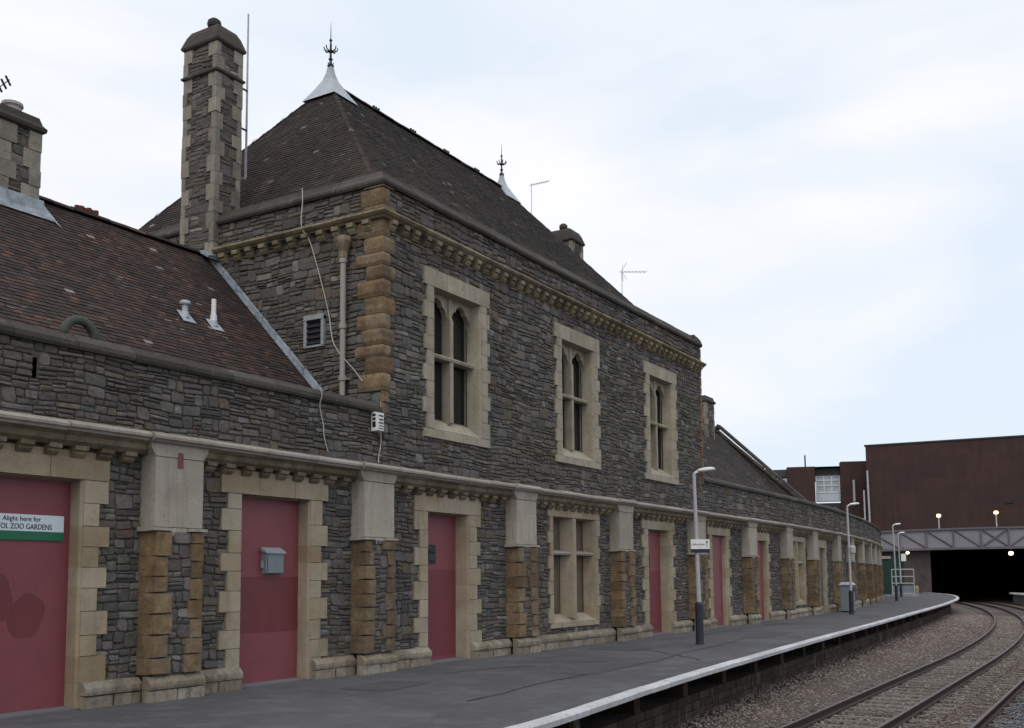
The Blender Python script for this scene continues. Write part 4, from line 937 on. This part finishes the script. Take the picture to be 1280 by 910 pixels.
g = MB(); g.tube([SP(.17, .034, 2.40), SP(.17, .034, 2.56)], .007, 5); g.tube([SP(.14, .034, 2.51), SP(.17, .034, 2.565), SP(.20, .034, 2.51)], .007, 5); g.build('arrow', INK, SN)
g = MB(); g.box(-.04, .04, -.05, 0, 2.33, 2.36, None, SP); g.box(-.04, .04, -.05, 0, 2.52, 2.55, None, SP); g.build('clamp', STEELG, SN)
# a small speaker halfway up the second lamp post
g = MB(); g.lathe((46.5, -1.25, 2.62), [(.06, 0), (.12, .04), (.14, .28), (.08, .36)], 10); tag(g.build('loudspeaker', POLE), 'small grey loudspeaker halfway up the lamp post beside the cabinet', 'loudspeaker')
# grey cabinet by the wall
CB = thing('litter_bin', (50.0, .0, 0), 'grey rectangular cabinet bin standing against the far bay wall', 'bin')
g = MB(); g.hexa([(49.2, -.55, .06), (49.9, -.5, .06), (49.9, .05, .06), (49.2, 0, .06), (49.22, -.53, 1.25), (49.88, -.48, 1.25), (49.88, .03, 1.25), (49.22, -.02, 1.25)]); g.build('body', MBOX, CB)
g = MB(); g.hexa([(49.15, -.6, 1.25), (49.95, -.55, 1.25), (49.95, .1, 1.25), (49.15, .05, 1.25), (49.25, -.5, 1.38), (49.85, -.45, 1.38), (49.85, 0, 1.38), (49.25, -.05, 1.38)]); g.build('lid', POLE, CB)
g = MB(); g.box(49.25, 49.85, -.5, 0, 0, .06); g.box(49.3, 49.8, -.555, -.53, .95, 1.12); g.build('opening', BLK, CB)
# ------------------------------------------------------------------ far end: bridge, undercroft, buildings
BT = Vector((math.cos(rad(18)), math.sin(rad(18)), 0)); BN = Vector((BT.y, -BT.x, 0))   # BN runs to the right, across the tracks
BO = Vector((107.0, 11.0, 0))
def B(u, d, z): q_ = BO+BN*u+BT*d; return (q_.x, q_.y, z)    # u across, d away from the camera
BR = thing('railway_bridge', (BO.x, BO.y, 0), 'grey lattice girder bridge crossing the tracks in front of the brown building', 'bridge')
camber = lambda u: .35*(1-((u-14)/16)**2) if -2 < u < 30 else 0
g = MB()
us = frange(-6, 44, 2.0)
for a, b in zip(us, us[1:]): g.hexa([B(a, .12, 4.05+camber(a)*.5), B(b, .12, 4.05+camber(b)*.5), B(b, .12, 5.85+camber(b)), B(a, .12, 5.85+camber(a)), B(a, .3, 4.05+camber(a)*.5), B(b, .3, 4.05+camber(b)*.5), B(b, .3, 5.85+camber(b)), B(a, .3, 5.85+camber(a))], (.5, .5, 0))
g.build('girder_panel', GIRD, BR)
g = MB()
for a, b in zip(us, us[1:]):
    for zz, h in ((4.0, .22), (5.8, .16)):
        k1, k2 = (camber(a)*.5, camber(b)*.5) if zz < 5 else (camber(a), camber(b))
        g.hexa([B(a, -.1, zz+k1), B(b, -.1, zz+k2), B(b, -.1, zz+h+k2), B(a, -.1, zz+h+k1), B(a, .35, zz+k1), B(b, .35, zz+k2), B(b, .35, zz+h+k2), B(a, .35, zz+h+k1)])
us2 = frange(-2, 38, 2.5)
for i, (a, b) in enumerate(zip(us2, us2[1:])):
    g.box(a-.07, a+.07, -.04, .12, 4.15+camber(a)*.5, 5.85+camber(a), None, B)
    lo_, hi_ = lambda u: 4.2+camber(u)*.5, lambda u: 5.8+camber(u)
    if i < 5: g.tube([B(a, .05, hi_(a)), B(b, .05, lo_(b))], .07, 6)
    elif i == 5: g.tube([B(a, .05, hi_(a)), B(b, .05, lo_(b))], .07, 6); g.tube([B(a, .0, lo_(a)), B(b, .0, hi_(b))], .07, 6)
    else: g.tube([B(a, .05, lo_(a)), B(b, .05, hi_(b))], .07, 6)
g.build('truss', GIRD2, BR)
g = MB(); g.box(-6, 44, .3, 13, 4.2, 4.5, None, B); g.box(-6, 44, 12.8, 13, 4.2, 5.9, None, B); g.build('deck', SOOT, BR)
# undercroft below the building: side walls, soffit
UC_ = thing('tunnel', (112, 8, 0), 'black tunnel mouth beneath the bridge and the brown building', 'tunnel')
g = MB()
g.box(5.3, 5.9, 1.6, 70, -1.2, 4.2, None, B)      # left abutment flank seen beside the platform
g.box(30, 31, 0.5, 70, -1.2, 4.2, None, B)
g.box(-6, 36, 70, 71, -1.2, 4.5, None, B); g.build('tunnel_wall', SOOT, UC_)
g = MB(); g.box(-6, 44, 13, 71, 4.5, 5.0, None, B); g.build('tunnel_soffit', SOOT, UC_)
g = MB(); g.box(-12, 5.9, .8, 1.59, -1.2, 4.1, None, B); g.build('abutment_wall', mat('dark_abutment_brick', (.085, .07, .066), .9, .2, noise=[(.7, (.03, .025, .025), .45, .7, .6)], bump=.004), UC_)
# lamps on the bridge
def bridge_lamp(u, zt, lab):
    b = Vector(B(u, .2, 5.9)); r = thing('street_lamp', b, lab, 'street lamp', 'lit lamps on the bridge')
    g = MB(); g.tube([b, (b.x, b.y, zt)], .06, 8); g.build('pole', POLE, r)
    g = MB(); g.lathe((b.x, b.y, zt), [(.08, 0), (.20, .05), (.21, .22), (.14, .30)], 10); g.build('lamp_glass', BULB, r)
    g = MB(); g.lathe((b.x, b.y, zt+.30), [(.23, 0), (.16, .05), (.05, .08)], 10); g.build('lamp_hood', IRON, r)
    return r
bridge_lamp(6.75, 7.35, 'left lit orange lamp on a pole above the bridge')
bridge_lamp(12.0, 7.55, 'right lit orange lamp on a pole above the bridge')
def under_lamp(u, d, z, s, M_, lab):
    p = Vector(B(u, d, z)); r = thing('tunnel_lamp', p, lab, 'lamp', 'lit lamps under the bridge')
    g = MB(); g.lathe(p, [(.05*s, 0), (.2*s, .06*s), (.24*s, .22*s), (.16*s, .36*s)], 10); g.build('lamp_glass', M_, r)
    g = MB(); g.tube([p+Vector((0, 0, .3*s)), (p.x, p.y, 4.3)], .03, 6); g.build('lamp_bracket', IRON, r)
under_lamp(13.3, .9, 3.55, 1.0, BULB2, 'bright round lamp hanging under the right part of the bridge')
under_lamp(3.6, -.6, 3.75, .7, BULB2, 'small pinkish lamp under the left end of the bridge')
# green hoarding, white frame and small sign at the platform end
def at(px, py, dep):      # helper for laying out: point at a pixel of the 1280x910 photo and a forward depth
    v = F+RR*((px-640)/1299.04)+UU*((597.23-py)/1299.04); return CAMP+v*dep
HO = thing('hoarding', (96, 9, 0), 'dark green hoarding with a cream top rail at the far end of the platform', 'hoarding')
g = MB(); g.box(-.7, 2.0, -9.5, -9.35, 0, 3.35, None, B); g.build('hoarding_panel', GREEN, HO)
g = MB(); g.box(-.8, .9, -9.65, -9.5, 3.18, 3.42, None, B); g.build('top_rail', PALE, HO)
FRM = thing('guard_rail', (92, 7.5, 0), 'white tubular rail frame of three tiers standing at the far platform end', 'rail frame')
def Cc(u, d, z): return B(u-.05, d-13, z)
g = MB()
for u in (.55, 1.3, 2.35): g.tube([Cc(u, 0, 0), Cc(u, 0, 2.2)], .045, 6)
for z in (.12, 1.0, 1.58, 2.2): g.tube([Cc(.55, 0, z), Cc(2.35, 0, z)], .045, 6)
g.build('rail_frame', POLE, FRM); g = MB(); g.box(.6, 2.3, .05, .08, .15, .80, None, Cc); g.build('panel', MBOX, FRM)
DS = thing('direction_sign', B(1.9, -10, 3.2), 'small white hanging sign above the white rail frame', 'sign')
g = MB(); g.box(1.75, 2.15, -10, -9.9, 2.95, 3.6, None, B); g.build('sign_panel', WHITE, DS); g = MB(); g.box(1.92, 1.97, -9.95, -9.9, 3.6, 4.2, None, B); g.build('bracket', IRON, DS)
g = MB(); g.lathe(Vector(B(4.3, -.6, 0)), [(.2, 0), (.22, .5), (.12, .62), (.1, .7)], 10); tag(g.build('bollard', TAN), 'small pale bollard against the dark abutment wall', 'bollard')
# low light rail of the far platform inside the tunnel mouth
# big brown brick building
C1, C2 = at(1085, 640, 132), at(1330, 640, 122)
bd_ = (C2-C1); bd_.z = 0; LB = bd_.length; bd_.normalize(); bn_ = Vector((-bd_.y, bd_.x, 0))
if bn_.dot(F) < 0: bn_ = -bn_
C1.z = 0
def K(u, d, z): q_ = C1+bd_*u+bn_*d; return (q_.x, q_.y, z)
BB = thing('brick_building', (C1.x, C1.y, 0), 'large windowless dark brown brick building above the bridge at right', 'brick building')
def brickwall(g, u0, u1, z0, z1, mp, d=0, st=.6):
    for z in frange(z0, z1, .9)[:-1]:
        h = (z1-z0)/len(frange(z0, z1, .9)[:-1])
        for u in frange(u0, u1, 3.0)[:-1]:
            w_ = (u1-u0)/len(frange(u0, u1, 3.0)[:-1]); g.quad(mp(u, d, z), mp(u+w_, d, z), mp(u+w_, d, z+h), mp(u, d, z+h))
ZT = 18.15
g = MB(); brickwall(g, 0, LB+30, 4.9, ZT, K); g.quad(K(0, 0, 4.9), K(0, 40, 4.9), K(0, 40, ZT), K(0, 0, ZT)); g.quad(K(0, 0, ZT), K(LB+30, 0, ZT), K(LB+30, 40, ZT), K(0, 40, ZT)); g.build('wall', BRICK, BB, recalc=False)
g = MB(); g.box(-.15, LB+30, -.12, .3, ZT, ZT+.18, None, K); g.box(-.15, .3, .3, 40, ZT, ZT+.18, None, K); g.build('parapet_coping', IRON, BB)
g = MB(); g.tube([K(.25, -.25, 5), K(.15, -.25, 15)], .12, 8); g.tube([K(-.35, -.25, 5), K(-.35, -.25, 12.5)], .1, 8); g.build('drainpipe', POLE, BB)
g = MB(); g.box(15.8, 16.6, -.12, 0, 10.2, 10.6, None, K); g.build('wall_vent', BLK, BB)
# lower office block to its left
D1, D2 = at(950, 640, 140), at(1090, 640, 137)
dd_ = D2-D1; dd_.z = 0; LD = dd_.length; dd_.normalize(); dn_ = Vector((-dd_.y, dd_.x, 0))
if dn_.dot(F) < 0: dn_ = -dn_
D1.z = 0
def O(u, d, z): q_ = D1+dd_*u+dn_*d; return (q_.x, q_.y, z)
pxu = lambda px: (px-950)/140*LD
OB = thing('office_building', (D1.x, D1.y, 0), 'lower red brown brick office block with blue grey windows behind the station wing', 'office building')
def zpx(py, dep=139): return 1.65+(721.5-py)*dep/1299*1.0
g = MB(); brickwall(g, pxu(986), pxu(1021), 0, zpx(584.5), O); brickwall(g, pxu(1053), pxu(1092), 0, zpx(579.5), O)
g.quad(O(pxu(986), 0, 0), O(pxu(986), 10, 0), O(pxu(986), 10, zpx(585)), O(pxu(986), 0, zpx(585))); g.quad(O(pxu(1021), 0, 0), O(pxu(1021), 1.2, 0), O(pxu(1021), 1.2, zpx(585)), O(pxu(1021), 0, zpx(585))); g.quad(O(pxu(1053), 0, 0), O(pxu(1053), 1.2, 0), O(pxu(1053), 1.2, zpx(580)), O(pxu(1053), 0, zpx(580)))
g.quad(O(pxu(986), 0, zpx(585)), O(pxu(1092), 0, zpx(585)), O(pxu(1092), 10, zpx(585)), O(pxu(986), 10, zpx(585)))
g.build('wall', BRICK, OB, recalc=False)
DKG = mat('dark_fascia', (.05, .055, .062), .7, .3)
g = MB(); g.box(pxu(962), pxu(1060), 1.0, 10, zpx(596), zpx(586.5), None, O); g.box(pxu(960), pxu(1060), 1.3, 10, 0, zpx(630), None, O); g.build('fascia', DKG, OB)
for (a, b, zt, zb) in ((966, 986, 598, 618), (1022.5, 1053, 595.5, 628.5)):
    g = MB(); g.box(pxu(a), pxu(b), 1.1, 1.4, zpx(zb), zpx(zt), None, O); wn = g.build('window', WINB, OB)
    g = MB(); z0, z1, zm = zpx(zb), zpx(zt), zpx(zb)+(zpx(zt)-zpx(zb))*.34
    for z in (z0, zm, z0+(z1-z0)*.6, z0+(z1-z0)*.8, z1-.12): g.box(pxu(a), pxu(b), 1.0, 1.1, z, z+.12, None, O)
    for k in range(4): u = pxu(a)+(pxu(b)-pxu(a)-.12)*k/3; g.box(u, u+.12, 1.02, 1.1, zm, z1, None, O)
    g.build('window_frame', WHITE, OB, wn)
    if b > 1000:
        g = MB(); g.box(pxu(a), pxu(b), 1.0, 1.09, z0, zm-.1, None, O); g.build('spandrel', mat('pale_spandrel', (.5, .55, .6), .5), OB, wn)
g = MB(); g.tube([O(pxu(1010), 1, zpx(586)), O(pxu(1010), 1, zpx(569))], .1, 6); g.build('roof_pipe', IRON, OB)
g = MB(); g.tube([O(pxu(1069), -.2, zpx(630)), O(pxu(1069), -.2, zpx(603))], .16, 8); g.build('flue', POLE, OB)
